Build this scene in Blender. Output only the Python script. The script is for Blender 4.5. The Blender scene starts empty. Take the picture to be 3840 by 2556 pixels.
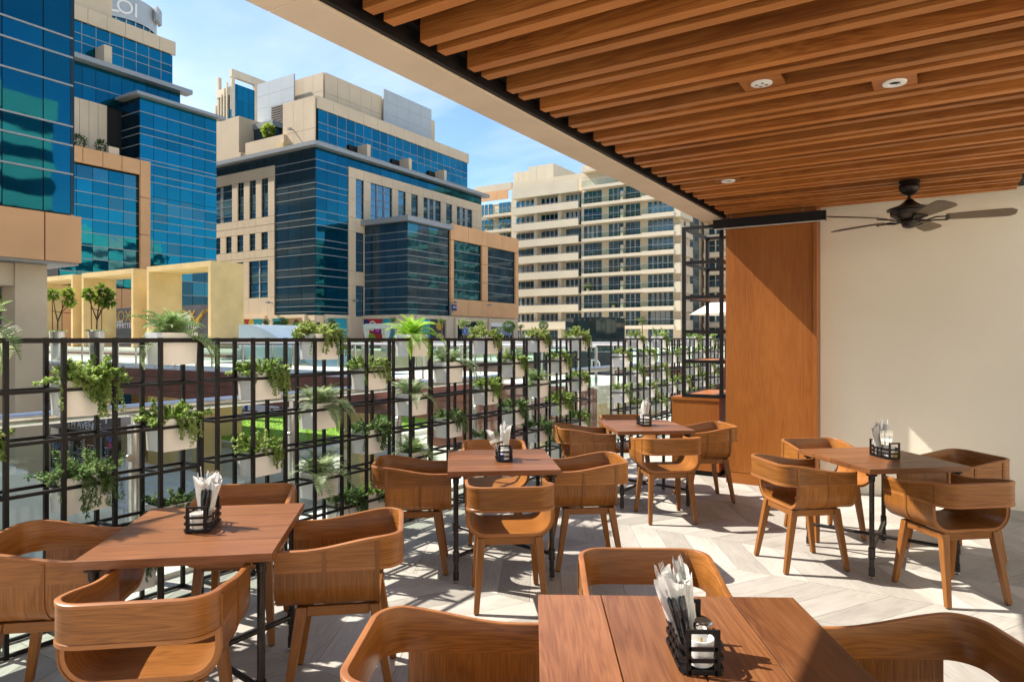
import bpy, math, random
from mathutils import Matrix, Vector
R = math.radians
random.seed(7)
scn = bpy.context.scene
C = scn.collection
# ------------------------------------------------------------------ camera
H = 1.62                      # eye height
YAW = R(32.3); SN = math.sin(YAW); CS = math.cos(YAW)
F, CX, CY = 2560.0, 1920.0, 1268.0      # focal length and horizon in photo pixels (3840 wide)
cam = bpy.data.cameras.new('camera'); cam.lens = 24.0; cam.sensor_width = 36.0
cam.shift_y = -10/3840; cam.clip_start = 0.05; cam.clip_end = 3000
co = bpy.data.objects.new('camera', cam); C.objects.link(co)
co.location = (0, 0, H); co.rotation_euler = (R(90), 0, YAW)
scn.camera = co
# ------------------------------------------------------------------ world, sun, exposure
SUNV = Vector((-0.92, -0.23, 1.0)).normalized()         # towards the sun
ELEV = math.asin(SUNV.z)
world = bpy.data.worlds.new('World'); scn.world = world; world.use_nodes = True
nt = world.node_tree; nt.nodes.clear()
def wn(t): return nt.nodes.new(t)
out = wn('ShaderNodeOutputWorld'); bg = wn('ShaderNodeBackground'); bg.inputs[1].default_value = 0.076
sky = wn('ShaderNodeTexSky'); sky.sky_type = 'NISHITA'; sky.sun_disc = False
sky.sun_elevation = ELEV; sky.sun_rotation = math.atan2(SUNV.x, SUNV.y)
sky.air_density = 1.0; sky.dust_density = 0.6; sky.ozone_density = 1.6; sky.altitude = 50
tc = wn('ShaderNodeTexCoord'); sep = wn('ShaderNodeSeparateXYZ')
nt.links.new(tc.outputs['Generated'], sep.inputs[0])
# wispy clouds: project the view direction onto a high cloud layer
mx = wn('ShaderNodeMath'); mx.operation = 'MAXIMUM'; mx.inputs[1].default_value = 0.0
nt.links.new(sep.outputs[2], mx.inputs[0])
ad = wn('ShaderNodeMath'); ad.operation = 'ADD'; ad.inputs[1].default_value = 0.13
nt.links.new(mx.outputs[0], ad.inputs[0])
dx = wn('ShaderNodeMath'); dx.operation = 'DIVIDE'; dy = wn('ShaderNodeMath'); dy.operation = 'DIVIDE'
nt.links.new(sep.outputs[0], dx.inputs[0]); nt.links.new(ad.outputs[0], dx.inputs[1])
nt.links.new(sep.outputs[1], dy.inputs[0]); nt.links.new(ad.outputs[0], dy.inputs[1])
cmb = wn('ShaderNodeCombineXYZ'); nt.links.new(dx.outputs[0], cmb.inputs[0]); nt.links.new(dy.outputs[0], cmb.inputs[1])
mp = wn('ShaderNodeMapping'); mp.inputs['Rotation'].default_value = (0, 0, R(25)); mp.inputs['Scale'].default_value = (0.42, 0.9, 1)
mp.inputs['Location'].default_value = (0.35, 0.1, 0)
nt.links.new(cmb.outputs[0], mp.inputs[0])
nz = wn('ShaderNodeTexNoise'); nz.inputs['Scale'].default_value = 1.1; nz.inputs['Detail'].default_value = 7; nz.inputs['Roughness'].default_value = 0.55; nz.inputs['Distortion'].default_value = 0.35
nt.links.new(mp.outputs[0], nz.inputs[0])
cr = wn('ShaderNodeValToRGB'); cr.color_ramp.elements[0].position = 0.42; cr.color_ramp.elements[0].color = (0, 0, 0, 1)
cr.color_ramp.elements[1].position = 0.74; cr.color_ramp.elements[1].color = (0.8, 0.8, 0.8, 1)
nt.links.new(nz.outputs[0], cr.inputs[0])
mix = wn('ShaderNodeMixRGB'); mix.inputs[2].default_value = (6.2, 6.4, 6.6, 1)
tint = wn('ShaderNodeMixRGB'); tint.blend_type = 'MULTIPLY'; tint.inputs[0].default_value = 1; tint.inputs[2].default_value = (0.80, 0.92, 1.0, 1)
nt.links.new(sky.outputs[0], tint.inputs[1])
nt.links.new(cr.outputs[0], mix.inputs[0]); nt.links.new(tint.outputs[0], mix.inputs[1])
nt.links.new(mix.outputs[0], bg.inputs[0]); nt.links.new(bg.outputs[0], out.inputs[0])
sun = bpy.data.lights.new('sun', 'SUN'); sun.energy = 3.5; sun.angle = R(0.53); sun.color = (1.0, 0.935, 0.83)
so = bpy.data.objects.new('sun', sun); C.objects.link(so)
so.rotation_euler = (-SUNV).to_track_quat('-Z', 'Y').to_euler()
vs = scn.view_settings; scn.display_settings.display_device = 'sRGB'
vs.view_transform = 'Standard'; vs.look = 'None'; vs.exposure = 1.57; vs.gamma = 1.0; vs.use_curve_mapping = False
scn.cycles.use_denoising = True
scn.cycles.max_bounces = 10; scn.cycles.diffuse_bounces = 8; scn.cycles.glossy_bounces = 5
scn.cycles.transparent_max_bounces = 32; scn.cycles.sample_clamp_indirect = 6.0
scn.cycles.caustics_reflective = False; scn.cycles.caustics_refractive = False

# ------------------------------------------------------------------ pixel helpers (photo pixels -> points on planes)
def ray(px): l = (px-CX)/F; return (-SN+CS*l, CS+SN*l)
def onX(px, c):  rx, ry = ray(px); t = c/rx; return ry*t          # Y on plane X=c
def onY(px, c):  rx, ry = ray(px); t = c/ry; return rx*t          # X on plane Y=c
def zX(px, py, c): rx, ry = ray(px); return H + (c/rx)*(CY-py)/F
def zY(px, py, c): rx, ry = ray(px); return H + (c/ry)*(CY-py)/F
def onZ(px, py, z): t = F*(H-z)/(py-CY); rx, ry = ray(px); return (rx*t, ry*t)
def atD(px, d): rx, ry = ray(px); return (rx*d, ry*d)

# ------------------------------------------------------------------ materials
def mat_new(name):
    m = bpy.data.materials.new(name); m.use_nodes = True
    n = m.node_tree; b = n.nodes['Principled BSDF']
    return m, n, b
def nd(n, t, **kw):
    o = n.nodes.new(t)
    for k, v in kw.items():
        if k in o.inputs: o.inputs[k].default_value = v
        else: setattr(o, k, v)
    return o
def ramp(n, fac, stops):
    r = n.nodes.new('ShaderNodeValToRGB'); e = r.color_ramp.elements
    while len(e) < len(stops): e.new(0.5)
    for k, (p, c) in enumerate(stops): e[k].position = p; e[k].color = (*c, 1)
    n.links.new(fac, r.inputs[0]); return r.outputs[0]
def bump(n, b, h, strength=0.2, dist=0.01):
    u = nd(n, 'ShaderNodeBump'); u.inputs['Strength'].default_value = strength; u.inputs['Distance'].default_value = dist
    n.links.new(h, u.inputs['Height']); n.links.new(u.outputs[0], b.inputs['Normal'])
def plain(name, col, rough=0.5, metal=0.0, var=0.12, scale=6.0, bmp=0.0, spec=0.5, bscale=None):
    m, n, b = mat_new(name)
    g = nd(n, 'ShaderNodeNewGeometry'); nz = nd(n, 'ShaderNodeTexNoise'); nz.inputs['Scale'].default_value = scale; nz.inputs['Detail'].default_value = 6
    n.links.new(g.outputs['Position'], nz.inputs[0])
    lo = tuple(c*(1-var) for c in col); hi = tuple(min(1, c*(1+var)) for c in col)
    n.links.new(ramp(n, nz.outputs[0], [(0.3, lo), (0.7, hi)]), b.inputs['Base Color'])
    b.inputs['Roughness'].default_value = rough; b.inputs['Metallic'].default_value = metal; b.inputs['Specular IOR Level'].default_value = spec
    if bmp:
        n2 = nd(n, 'ShaderNodeTexNoise'); n2.inputs['Scale'].default_value = bscale or scale*8; n2.inputs['Detail'].default_value = 5
        n.links.new(g.outputs['Position'], n2.inputs[0]); bump(n, b, n2.outputs[0], bmp, 0.01)
    return m
def wood(name, dark, mid, light, rough=0.38, coat=0.15, gs=1.0, figure=0.6, vary=0.25, bmp=0.08):
    """grain runs along U of the UV map (metres); every object gets its own cut of the log"""
    m, n, b = mat_new(name); L = n.links
    uv = nd(n, 'ShaderNodeUVMap'); oi = nd(n, 'ShaderNodeObjectInfo')
    mu = nd(n, 'ShaderNodeMath', operation='MULTIPLY'); mu.inputs[1].default_value = 37.0; L.new(oi.outputs['Random'], mu.inputs[0])
    av = nd(n, 'ShaderNodeVectorMath', operation='ADD'); L.new(uv.outputs[0], av.inputs[0])
    cb = nd(n, 'ShaderNodeCombineXYZ'); L.new(mu.outputs[0], cb.inputs[0]); L.new(mu.outputs[0], cb.inputs[1]); L.new(mu.outputs[0], cb.inputs[2]); L.new(cb.outputs[0], av.inputs[1])
    m1 = nd(n, 'ShaderNodeMapping'); m1.inputs['Scale'].default_value = (.75*gs, 11*gs, 1); L.new(av.outputs[0], m1.inputs[0])
    n1 = nd(n, 'ShaderNodeTexNoise'); n1.inputs['Scale'].default_value = 1.0; n1.inputs['Detail'].default_value = 3; n1.inputs['Distortion'].default_value = 0.7; L.new(m1.outputs[0], n1.inputs[0])
    # cathedral rings: contour lines of the low-frequency noise
    rg = nd(n, 'ShaderNodeMath', operation='MULTIPLY'); rg.inputs[1].default_value = 11.0; L.new(n1.outputs[0], rg.inputs[0])
    fr = nd(n, 'ShaderNodeMath', operation='PINGPONG'); fr.inputs[1].default_value = 0.5; L.new(rg.outputs[0], fr.inputs[0])
    m2 = nd(n, 'ShaderNodeMapping'); m2.inputs['Scale'].default_value = (5*gs, 190*gs, 1); L.new(av.outputs[0], m2.inputs[0])
    n2 = nd(n, 'ShaderNodeTexNoise'); n2.inputs['Scale'].default_value = 1.0; n2.inputs['Detail'].default_value = 4; L.new(m2.outputs[0], n2.inputs[0])
    m3 = nd(n, 'ShaderNodeMapping'); m3.inputs['Scale'].default_value = (0.9*gs, 2.2*gs, 1); L.new(av.outputs[0], m3.inputs[0])
    n3 = nd(n, 'ShaderNodeTexNoise'); n3.inputs['Scale'].default_value = 1.4; n3.inputs['Detail'].default_value = 2; L.new(m3.outputs[0], n3.inputs[0])
    a = nd(n, 'ShaderNodeMath', operation='MULTIPLY'); a.inputs[1].default_value = figure; L.new(fr.outputs[0], a.inputs[0])
    a2 = nd(n, 'ShaderNodeMath', operation='MULTIPLY'); a2.inputs[1].default_value = 0.50; L.new(n2.outputs[0], a2.inputs[0])
    a3 = nd(n, 'ShaderNodeMath', operation='MULTIPLY'); a3.inputs[1].default_value = 0.55; L.new(n3.outputs[0], a3.inputs[0])
    s1 = nd(n, 'ShaderNodeMath', operation='ADD'); L.new(a.outputs[0], s1.inputs[0]); L.new(a2.outputs[0], s1.inputs[1])
    s2 = nd(n, 'ShaderNodeMath', operation='ADD'); L.new(s1.outputs[0], s2.inputs[0]); L.new(a3.outputs[0], s2.inputs[1])
    col = ramp(n, s2.outputs[0], [(0.28, dark), (0.58, mid), (0.95, light)])
    hv = nd(n, 'ShaderNodeHueSaturation'); L.new(col, hv.inputs['Color'])
    mr = nd(n, 'ShaderNodeMapRange'); mr.inputs['To Min'].default_value = 1-vary; mr.inputs['To Max'].default_value = 1+vary; L.new(oi.outputs['Random'], mr.inputs[0]); L.new(mr.outputs[0], hv.inputs['Value'])
    L.new(hv.outputs[0], b.inputs['Base Color'])
    b.inputs['Roughness'].default_value = rough; b.inputs['Specular IOR Level'].default_value = 0.28; b.inputs['Coat Weight'].default_value = coat; b.inputs['Coat Roughness'].default_value = 0.25
    if bmp: bump(n, b, n2.outputs[0], bmp, 0.002)
    return m
M = {}
M['chair'] = wood('chair_wood', (.100, .032, .006), (.235, .086, .0165), (.40, .163, .038), 0.34, 0.10, 1.3, 0.36, 0.22)
M['chair_leg'] = wood('chair_leg_wood', (.11, .036, .007), (.215, .080, .0165), (.32, .132, .032), 0.40, 0.06, 1.6, 0.28, 0.12)
M['chair_edge'] = wood('chair_edge_wood', (.17, .058, .014), (.30, .112, .030), (.40, .17, .055), 0.4, 0.1, 1.2, 0.3, 0.1)
M['table'] = wood('table_wood', (.090, .031, .0115), (.175, .066, .0245), (.28, .118, .045), 0.36, 0.08, 1.0, 0.40, 0.22)
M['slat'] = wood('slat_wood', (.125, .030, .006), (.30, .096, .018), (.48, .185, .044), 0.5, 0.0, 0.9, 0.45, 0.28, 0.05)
M['slat_lit_under'] = wood('slat_lit_under_wood', (.30, .094, .018), (.46, .165, .036), (.58, .235, .062), 0.5, 0.0, 0.9, 0.22, 0.16, 0.04)  # slat undersides: floor bounce painted in as a lighter tone
M['veneer'] = wood('veneer_wood', (.22, .062, .010), (.32, .104, .018), (.41, .148, .030), 0.45, 0.04, 0.8, 0.34, 0.04, 0.04)
M['floor'] = wood('floor_plank_wood', (.23, .21, .185), (.39, .362, .322), (.50, .475, .435), 0.5, 0.0, 1.5, 0.30, 0.20, 0.05)
M['grout'] = plain('floor_grout', (.62, .58, .52), .8)
M['black'] = plain('black_powder_coat', (.008, .006, .006), .5, 0.0, .2, 20, 0, .3)
M['pipe'] = plain('dark_pipe_metal', (.035, .028, .026), .38, 0.7, .3, 30)
M['steel'] = plain('brushed_steel', (.58, .56, .53), .28, 1.0, .1, 12)
M['chrome'] = plain('chrome', (.7, .7, .7), .12, 1.0, .05)
M['planter'] = plain('white_planter_plastic', (.88, .87, .85), .38, 0, .02, 4)
M['soil'] = plain('potting_soil', (.035, .024, .016), .95, 0, .5, 60, .6)
M['cream_plaster'] = None
M['napkin0'] = plain('white_napkin_cloth', (.83, .83, .81), .85, 0, .04, 40, .25)
M['china'] = plain('white_china', (.82, .81, .78), .12, 0, .02)
M['label_blue'] = plain('blue_label', (.02, .05, .32), .4, 0, .1)
M['label_yellow'] = plain('yellow_label', (.62, .38, .02), .4, 0, .1)
M['beam'] = plain('beam_render', (.72, .585, .44), .75, 0, .07, 2.0, .18, .3, 60)
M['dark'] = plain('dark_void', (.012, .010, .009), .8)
M['white_metal'] = plain('white_enamel', (.80, .79, .76), .35)
M['fan'] = plain('fan_bronze', (.030, .021, .016), .34, .6, .3, 25)
M['blade'] = plain('fan_blade', (.15, .105, .065), .5, 0, .15, 8)
M['cream'] = plain('cream_stone_cladding', (.63, .50, .345), .75, 0, .06, .35, .10, .3, 9)
M['cream_b'] = plain('pale_render', (.64, .55, .41), .8, 0, .06, .3, .1, .3, 6)
M['orange'] = plain('terracotta_cladding', (.66, .37, .18), .75, 0, .06, .5, .1, .3, 9)
M['yellow'] = plain('ochre_render', (.66, .50, .24), .8, 0, .10, .8, .15, .3, 8)
M['concrete'] = plain('bare_concrete', (.60, .48, .32), .85, 0, .10, .7, .25, .3, 10)
M['alu'] = plain('aluminium_trim', (.30, .31, .315), .45, .2, .05, 3)
M['grey_clad'] = plain('grey_metal_cladding', (.44, .46, .46), .5, .2, .04, .5)
M['louvre'] = plain('dark_louvre', (.16, .125, .09), .6)
M['deck'] = plain('pale_paving', (.70, .67, .61), .7, 0, .06, 1.2, .1)
M['paving'] = plain('plaza_paving', (.58, .54, .47), .75, 0, .12, .6, .15)
M['fascia'] = plain('brown_fascia_board', (.15, .052, .034), .6, 0, .25, 2.0)
M['lawn'] = plain('lawn_base', (.22, .36, .03), .9, 0, .25, 1.2, .5)
M['canopy'] = plain('pale_canvas', (.78, .74, .66), .8, 0, .03)
M['skylight'] = plain('grey_blue_skylight', (.33, .42, .48), .35, .3, .05, 1)
M['turq'] = plain('turquoise_print', (.02, .34, .44), .5, 0, .05)
M['poster_dark'] = plain('dark_print', (.035, .035, .042), .45, 0, .3, 3)
M['red'] = plain('red_print', (.50, .03, .03), .5); M['lime'] = plain('lime_print', (.26, .42, .03), .5); M['yel'] = plain('yellow_print', (.70, .48, .03), .5)
M['brick'] = plain('brick_print', (.42, .25, .15), .6, 0, .3, 8); M['hair'] = plain('hair_print', (.06, .015, .010), .6); M['skinp'] = plain('skin_print', (.58, .33, .22), .6)
M['white_p'] = plain('white_print', (.80, .80, .80), .5, 0, .02); M['gold_p'] = plain('amber_print', (.50, .30, .02), .5); M['blue_p'] = plain('blue_print', (.02, .17, .55), .4); M['navy'] = plain('navy_sign', (.012, .03, .16), .35)
M['grey_p'] = plain('grey_print', (.07, .07, .085), .5, 0, .3, 1.5); M['pink_p'] = plain('pink_print', (.65, .06, .35), .5); M['steel_pot'] = plain('satin_steel_pot', (.55, .53, .49), .33, .9, .06, 3)
M['stake'] = plain('stained_stake', (.33, .11, .03), .7); M['bark'] = plain('bark', (.13, .085, .05), .9, 0, .3, 30, .5)
M['umbrella'] = plain('umbrella_canvas', (.74, .71, .64), .85)
M['curtain'] = plain('white_curtain', (.78, .77, .74), .85)
M['asphalt'] = plain('street', (.30, .28, .25), .9, 0, .15, .2)

def leafmat(name, lo, mid, hi):
    m, n, b = mat_new(name); L = n.links
    oi = nd(n, 'ShaderNodeObjectInfo'); g = nd(n, 'ShaderNodeNewGeometry')
    nz = nd(n, 'ShaderNodeTexNoise'); nz.inputs['Scale'].default_value = 38; L.new(g.outputs['Position'], nz.inputs[0])
    a = nd(n, 'ShaderNodeMath', operation='MULTIPLY_ADD'); a.inputs[1].default_value = 0.45; L.new(oi.outputs['Random'], a.inputs[0]); L.new(nz.outputs[0], a.inputs[2])
    c = ramp(n, a.outputs[0], [(0.35, lo), (0.68, mid), (1.0, hi)])
    L.new(c, b.inputs['Base Color']); b.inputs['Roughness'].default_value = 0.45
    tr = nd(n, 'ShaderNodeBsdfTranslucent'); L.new(c, tr.inputs[0])
    mxs = nd(n, 'ShaderNodeMixShader'); mxs.inputs[0].default_value = 0.55
    L.new(b.outputs[0], mxs.inputs[1]); L.new(tr.outputs[0], mxs.inputs[2]); L.new(mxs.outputs[0], n.nodes['Material Output'].inputs[0])
    return m
m, n, b = mat_new('napkin_cloth'); b.inputs['Base Color'].default_value = (.86, .86, .84, 1); b.inputs['Roughness'].default_value = .85
tr = nd(n, 'ShaderNodeBsdfTranslucent'); tr.inputs[0].default_value = (.86, .86, .84, 1); mxs = nd(n, 'ShaderNodeMixShader'); mxs.inputs[0].default_value = .4
n.links.new(b.outputs[0], mxs.inputs[1]); n.links.new(tr.outputs[0], mxs.inputs[2]); n.links.new(mxs.outputs[0], n.nodes['Material Output'].inputs[0]); M['napkin'] = m
M['fern'] = leafmat('fern_green', (.08, .16, .04), (.24, .36, .12), (.48, .56, .29))
M['fern_bright'] = leafmat('young_fern_green', (.12, .30, .015), (.28, .52, .035), (.46, .66, .09))
M['fern_pale'] = leafmat('grey_fern_green', (.10, .18, .07), (.28, .38, .18), (.48, .55, .33))
M['ivy'] = leafmat('trailing_leaf_green', (.07, .14, .024), (.26, .385, .085), (.52, .61, .24))
M['ivy_light'] = leafmat('pale_trailing_green', (.09, .15, .025), (.27, .35, .08), (.46, .52, .19))
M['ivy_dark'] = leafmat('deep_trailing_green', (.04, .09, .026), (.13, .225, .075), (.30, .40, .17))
M['tree'] = leafmat('tree_leaf_green', (.04, .10, .012), (.15, .26, .025), (.40, .47, .06))
M['topiary'] = leafmat('clipped_green', (.025, .07, .014), (.06, .14, .027), (.12, .22, .05))
M['olive'] = leafmat('olive_leaf_green', (.07, .12, .035), (.18, .25, .08), (.36, .42, .18))

def glassmat(name, col, rough=.03, metal=.85, wob=.35, wscale=.5):
    m, n, b = mat_new(name); L = n.links
    b.inputs['Base Color'].default_value = (*col, 1); b.inputs['Metallic'].default_value = metal; b.inputs['Roughness'].default_value = rough
    g = nd(n, 'ShaderNodeNewGeometry'); nz = nd(n, 'ShaderNodeTexNoise'); nz.inputs['Scale'].default_value = wscale; nz.inputs['Detail'].default_value = 1.5
    L.new(g.outputs['Position'], nz.inputs[0]); bump(n, b, nz.outputs[0], wob, .05)
    oi = nd(n, 'ShaderNodeObjectInfo')
    hv = nd(n, 'ShaderNodeHueSaturation'); hv.inputs['Color'].default_value = (*col, 1)
    mr = nd(n, 'ShaderNodeMapRange'); mr.inputs['To Min'].default_value = .82; mr.inputs['To Max'].default_value = 1.18; L.new(oi.outputs['Random'], mr.inputs[0]); L.new(mr.outputs[0], hv.inputs['Value']); L.new(hv.outputs[0], b.inputs['Base Color'])
    return m
M['glass_blue'] = glassmat('blue_mirror_glass', (.007, .155, .225), .03, .9, .25)
M['glass_deep'] = glassmat('deep_blue_mirror_glass', (.005, .108, .165), .03, .9, .2)
M['glass_dark'] = glassmat('dark_reflection_glass', (.022, .07, .10), .04, .8)
M['glass_teal'] = glassmat('teal_window_glass', (.035, .15, .20), .05, .85)
M['glass_navy'] = glassmat('navy_window_glass', (.040, .082, .112), .06, .55, .2)
M['glass_apt'] = glassmat('apartment_window_glass', (.075, .135, .175), .07, .35, .2)
M['glass_win'] = glassmat('window_blue_glass', (.085, .20, .28), .05, .75, .2)
M['ivory'] = plain('ivory_render', (.62, .54, .40), .8, 0, .05, .3, .1, .3, 6)
M['glass_black'] = glassmat('smoked_glass', (.02, .035, .04), .05, .5)
def clear(name, tint):
    m, n, b = mat_new(name); L = n.links
    tr = nd(n, 'ShaderNodeBsdfTransparent'); tr.inputs[0].default_value = (*tint, 1)
    gl = nd(n, 'ShaderNodeBsdfGlossy'); gl.inputs['Roughness'].default_value = .01
    lw_ = nd(n, 'ShaderNodeLayerWeight'); lw_.inputs[0].default_value = .5
    pw = nd(n, 'ShaderNodeMath', operation='POWER'); pw.inputs[1].default_value = 4.0; L.new(lw_.outputs['Facing'], pw.inputs[0])
    fr = nd(n, 'ShaderNodeMath', operation='MULTIPLY_ADD'); fr.inputs[1].default_value = .55; fr.inputs[2].default_value = .03; L.new(pw.outputs[0], fr.inputs[0])
    mxs = nd(n, 'ShaderNodeMixShader'); L.new(fr.outputs[0], mxs.inputs[0]); L.new(tr.outputs[0], mxs.inputs[1]); L.new(gl.outputs[0], mxs.inputs[2])
    L.new(mxs.outputs[0], n.nodes['Material Output'].inputs[0]); return m
M['clear'] = clear('clear_green_glass', (.86, .93, .90))
M['jar'] = clear('clear_jar_glass', (.95, .95, .93))
# ribbed wallpaper-like plaster on the back wall
m, n, b = mat_new('textured_wall'); L = n.links
g = nd(n, 'ShaderNodeNewGeometry')
mp_ = nd(n, 'ShaderNodeMapping'); mp_.inputs['Scale'].default_value = (26, 26, 70); L.new(g.outputs['Position'], mp_.inputs[0])
n1 = nd(n, 'ShaderNodeTexNoise'); n1.inputs['Scale'].default_value = 1.0; n1.inputs['Detail'].default_value = 4; n1.inputs['Distortion'].default_value = .6; L.new(mp_.outputs[0], n1.inputs[0])
n2 = nd(n, 'ShaderNodeTexNoise'); n2.inputs['Scale'].default_value = .8; L.new(g.outputs['Position'], n2.inputs[0])
L.new(ramp(n, n2.outputs[0], [(.3, (.80, .73, .59)), (.7, (.86, .79, .65))]), b.inputs['Base Color'])
b.inputs['Roughness'].default_value = .75; bump(n, b, n1.outputs[0], .45, .006); M['cream_plaster'] = m

# ------------------------------------------------------------------ object helpers
W = {}
def link(o, parent=None, Mw=None):
    Mw = Mw if Mw is not None else Matrix.Identity(4)
    if o.name not in C.objects: C.objects.link(o)
    if parent is not None:
        o.parent = parent; o.matrix_basis = W[parent.name].inverted() @ Mw
    else: o.matrix_basis = Mw
    W[o.name] = Mw
    return o
def T(x, y, z, rz=0.0): return Matrix.Translation((x, y, z)) @ Matrix.Rotation(rz, 4, 'Z')
def tag(o, label, cat, group=None):
    o['label'] = label; o['category'] = cat
    if group: o['group'] = group
    return o
def thing(name, label, cat, Mw=None, group=None):
    o = bpy.data.objects.new(name, None); o.empty_display_size = .2
    link(o, None, Mw); return tag(o, label, cat, group)
def struct(o): o['kind'] = 'structure'; return o
def stuff(o): o['kind'] = 'stuff'; return o
class MB:
    def __init__(s): s.v = []; s.f = []; s.uv = []; s.mi = []; s.cur = 0
    def poly(s, pts, uv=None):
        k = len(s.v); s.v += [tuple(p) for p in pts]; s.f.append(list(range(k, k+len(pts))))
        s.uv.append(uv if uv and len(uv) == len(pts) else [(p[0], p[1]) for p in pts]); s.mi.append(s.cur)
    def box(s, x0, x1, y0, y1, z0, z1, Mx=None, ax=None):
        d = (x1-x0, y1-y0, z1-z0); a = ax if ax is not None else max(range(3), key=lambda i: d[i])
        P = [(x, y, z) for x in (x0, x1) for y in (y0, y1) for z in (z0, z1)]
        fs = [((0, 1, 3, 2), 0), ((4, 6, 7, 5), 0), ((0, 4, 5, 1), 1), ((2, 3, 7, 6), 1), ((0, 2, 6, 4), 2), ((1, 5, 7, 3), 2)]
        for f, nrm in fs:
            pts = [P[i] for i in f]; oth = [i for i in range(3) if i != nrm]
            if a == nrm: ua, va = oth
            else: ua = a; va = [i for i in oth if i != a][0]
            uv = [(p[ua], p[va]+p[nrm]) for p in pts]
            if Mx is not None: pts = [Mx @ Vector(p) for p in pts]
            s.poly(pts, uv)
    def tube(s, path, r, n=8, cap=True):
        path = [Vector(p) for p in path]; rs = r if isinstance(r, (list, tuple)) else [r]*len(path)
        rings = []; up0 = None
        for i, p in enumerate(path):
            t = (path[min(i+1, len(path)-1)]-path[max(i-1, 0)]).normalized()
            ref = up0 if up0 is not None else (Vector((0, 0, 1)) if abs(t.z) < .9 else Vector((1, 0, 0)))
            a = t.cross(ref).normalized(); bb = a.cross(t).normalized(); up0 = bb
            rings.append([p+(a*math.cos(2*math.pi*k/n)+bb*math.sin(2*math.pi*k/n))*rs[i] for k in range(n)])
        ln = 0
        for i in range(len(path)-1):
            l2 = ln+(path[i+1]-path[i]).length
            for k in range(n):
                k2 = (k+1) % n; c = 2*math.pi*rs[i]/n
                s.poly([rings[i][k], rings[i][k2], rings[i+1][k2], rings[i+1][k]], [(ln, k*c), (ln, k*c+c), (l2, k*c+c), (l2, k*c)])
            ln = l2
        if cap: s.poly(list(reversed(rings[0]))); s.poly(rings[-1])
    def lathe(s, prof, n=20, c=(0, 0, 0)):
        for i in range(len(prof)-1):
            (r0, z0), (r1, z1) = prof[i], prof[i+1]
            for k in range(n):
                a, b2 = 2*math.pi*k/n, 2*math.pi*(k+1)/n
                q = [(r0*math.cos(a), r0*math.sin(a), z0), (r0*math.cos(b2), r0*math.sin(b2), z0), (r1*math.cos(b2), r1*math.sin(b2), z1), (r1*math.cos(a), r1*math.sin(a), z1)]
                q = [(x+c[0], y+c[1], z+c[2]) for x, y, z in q]
                if r0 < 1e-6: q = q[1:] if False else [q[0], q[2], q[3]]
                elif r1 < 1e-6: q = q[:3]
                s.poly(q)
    def mesh(s, name, mats, smooth=False, weld=True):
        me = bpy.data.meshes.new(name)
        me.from_pydata(s.v, [], s.f)
        ul = me.uv_layers.new(name='UVMap'); i = 0
        flat = [c for f in s.uv for p in f for c in p]
        ul.data.foreach_set('uv', flat)
        mats = mats if isinstance(mats, (list, tuple)) else [mats]
        for m_ in mats: me.materials.append(m_)
        if len(mats) > 1: me.polygons.foreach_set('material_index', s.mi)
        if weld:
            import bmesh
            bm = bmesh.new(); bm.from_mesh(me); bmesh.ops.remove_doubles(bm, verts=bm.verts, dist=1e-5); bm.to_mesh(me); bm.free()
        if smooth:
            me.polygons.foreach_set('use_smooth', [True]*len(me.polygons))
            if smooth != 'all' and hasattr(me, 'set_sharp_from_angle'): me.set_sharp_from_angle(angle=R(40))
        me.update(); return me
    def build(s, name, mat, parent=None, Mw=None, smooth=False, bevel=0):
        o = bpy.data.objects.new(name, s.mesh(name, mat, smooth)); link(o, parent, Mw)
        if bevel:
            md = o.modifiers.new('bevel', 'BEVEL'); md.width = bevel; md.segments = 2; md.limit_method = 'ANGLE'; md.angle_limit = R(35)
        return o
def inst(name, mesh, parent=None, Mw=None):
    return link(bpy.data.objects.new(name, mesh), parent, Mw)
UB = {}
def ubox(name, mat, x0, x1, y0, y1, z0, z1, parent=None, rot=None):
    """axis-aligned box that shares one unit-cube mesh per material"""
    if mat.name not in UB:
        b_ = MB(); b_.box(-.5, .5, -.5, .5, -.5, .5); UB[mat.name] = b_.mesh('unit_'+mat.name, mat)
    Mw = Matrix.Translation(((x0+x1)/2, (y0+y1)/2, (z0+z1)/2))
    if rot: Mw = Mw @ rot
    Mw = Mw @ Matrix.Diagonal((abs(x1-x0), abs(y1-y0), abs(z1-z0), 1))
    return inst(name, UB[mat.name], parent, Mw)
def wbox(name, mat, x0, x1, y0, y1, z0, z1, parent=None, Mw=None, bevel=0, ax=None):
    b_ = MB(); b_.box(x0, x1, y0, y1, z0, z1, ax=ax); return b_.build(name, mat, parent, Mw, bevel=bevel)
def copy_tree(o, Mw=None, parent=None):
    c = o.copy(); C.objects.link(c)
    if parent is not None: c.parent = parent
    if Mw is not None: c.matrix_basis = Mw; W[c.name] = Mw
    for ch in KIDS.get(o.name, ()): copy_tree(ch, None, c)
    return c
KIDS = {}
def kids(root):
    for o in list(C.objects):
        if o.parent is not None: KIDS.setdefault(o.parent.name, [])
    for o in list(C.objects):
        if o.parent is not None and o not in KIDS[o.parent.name]: KIDS[o.parent.name].append(o)
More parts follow.
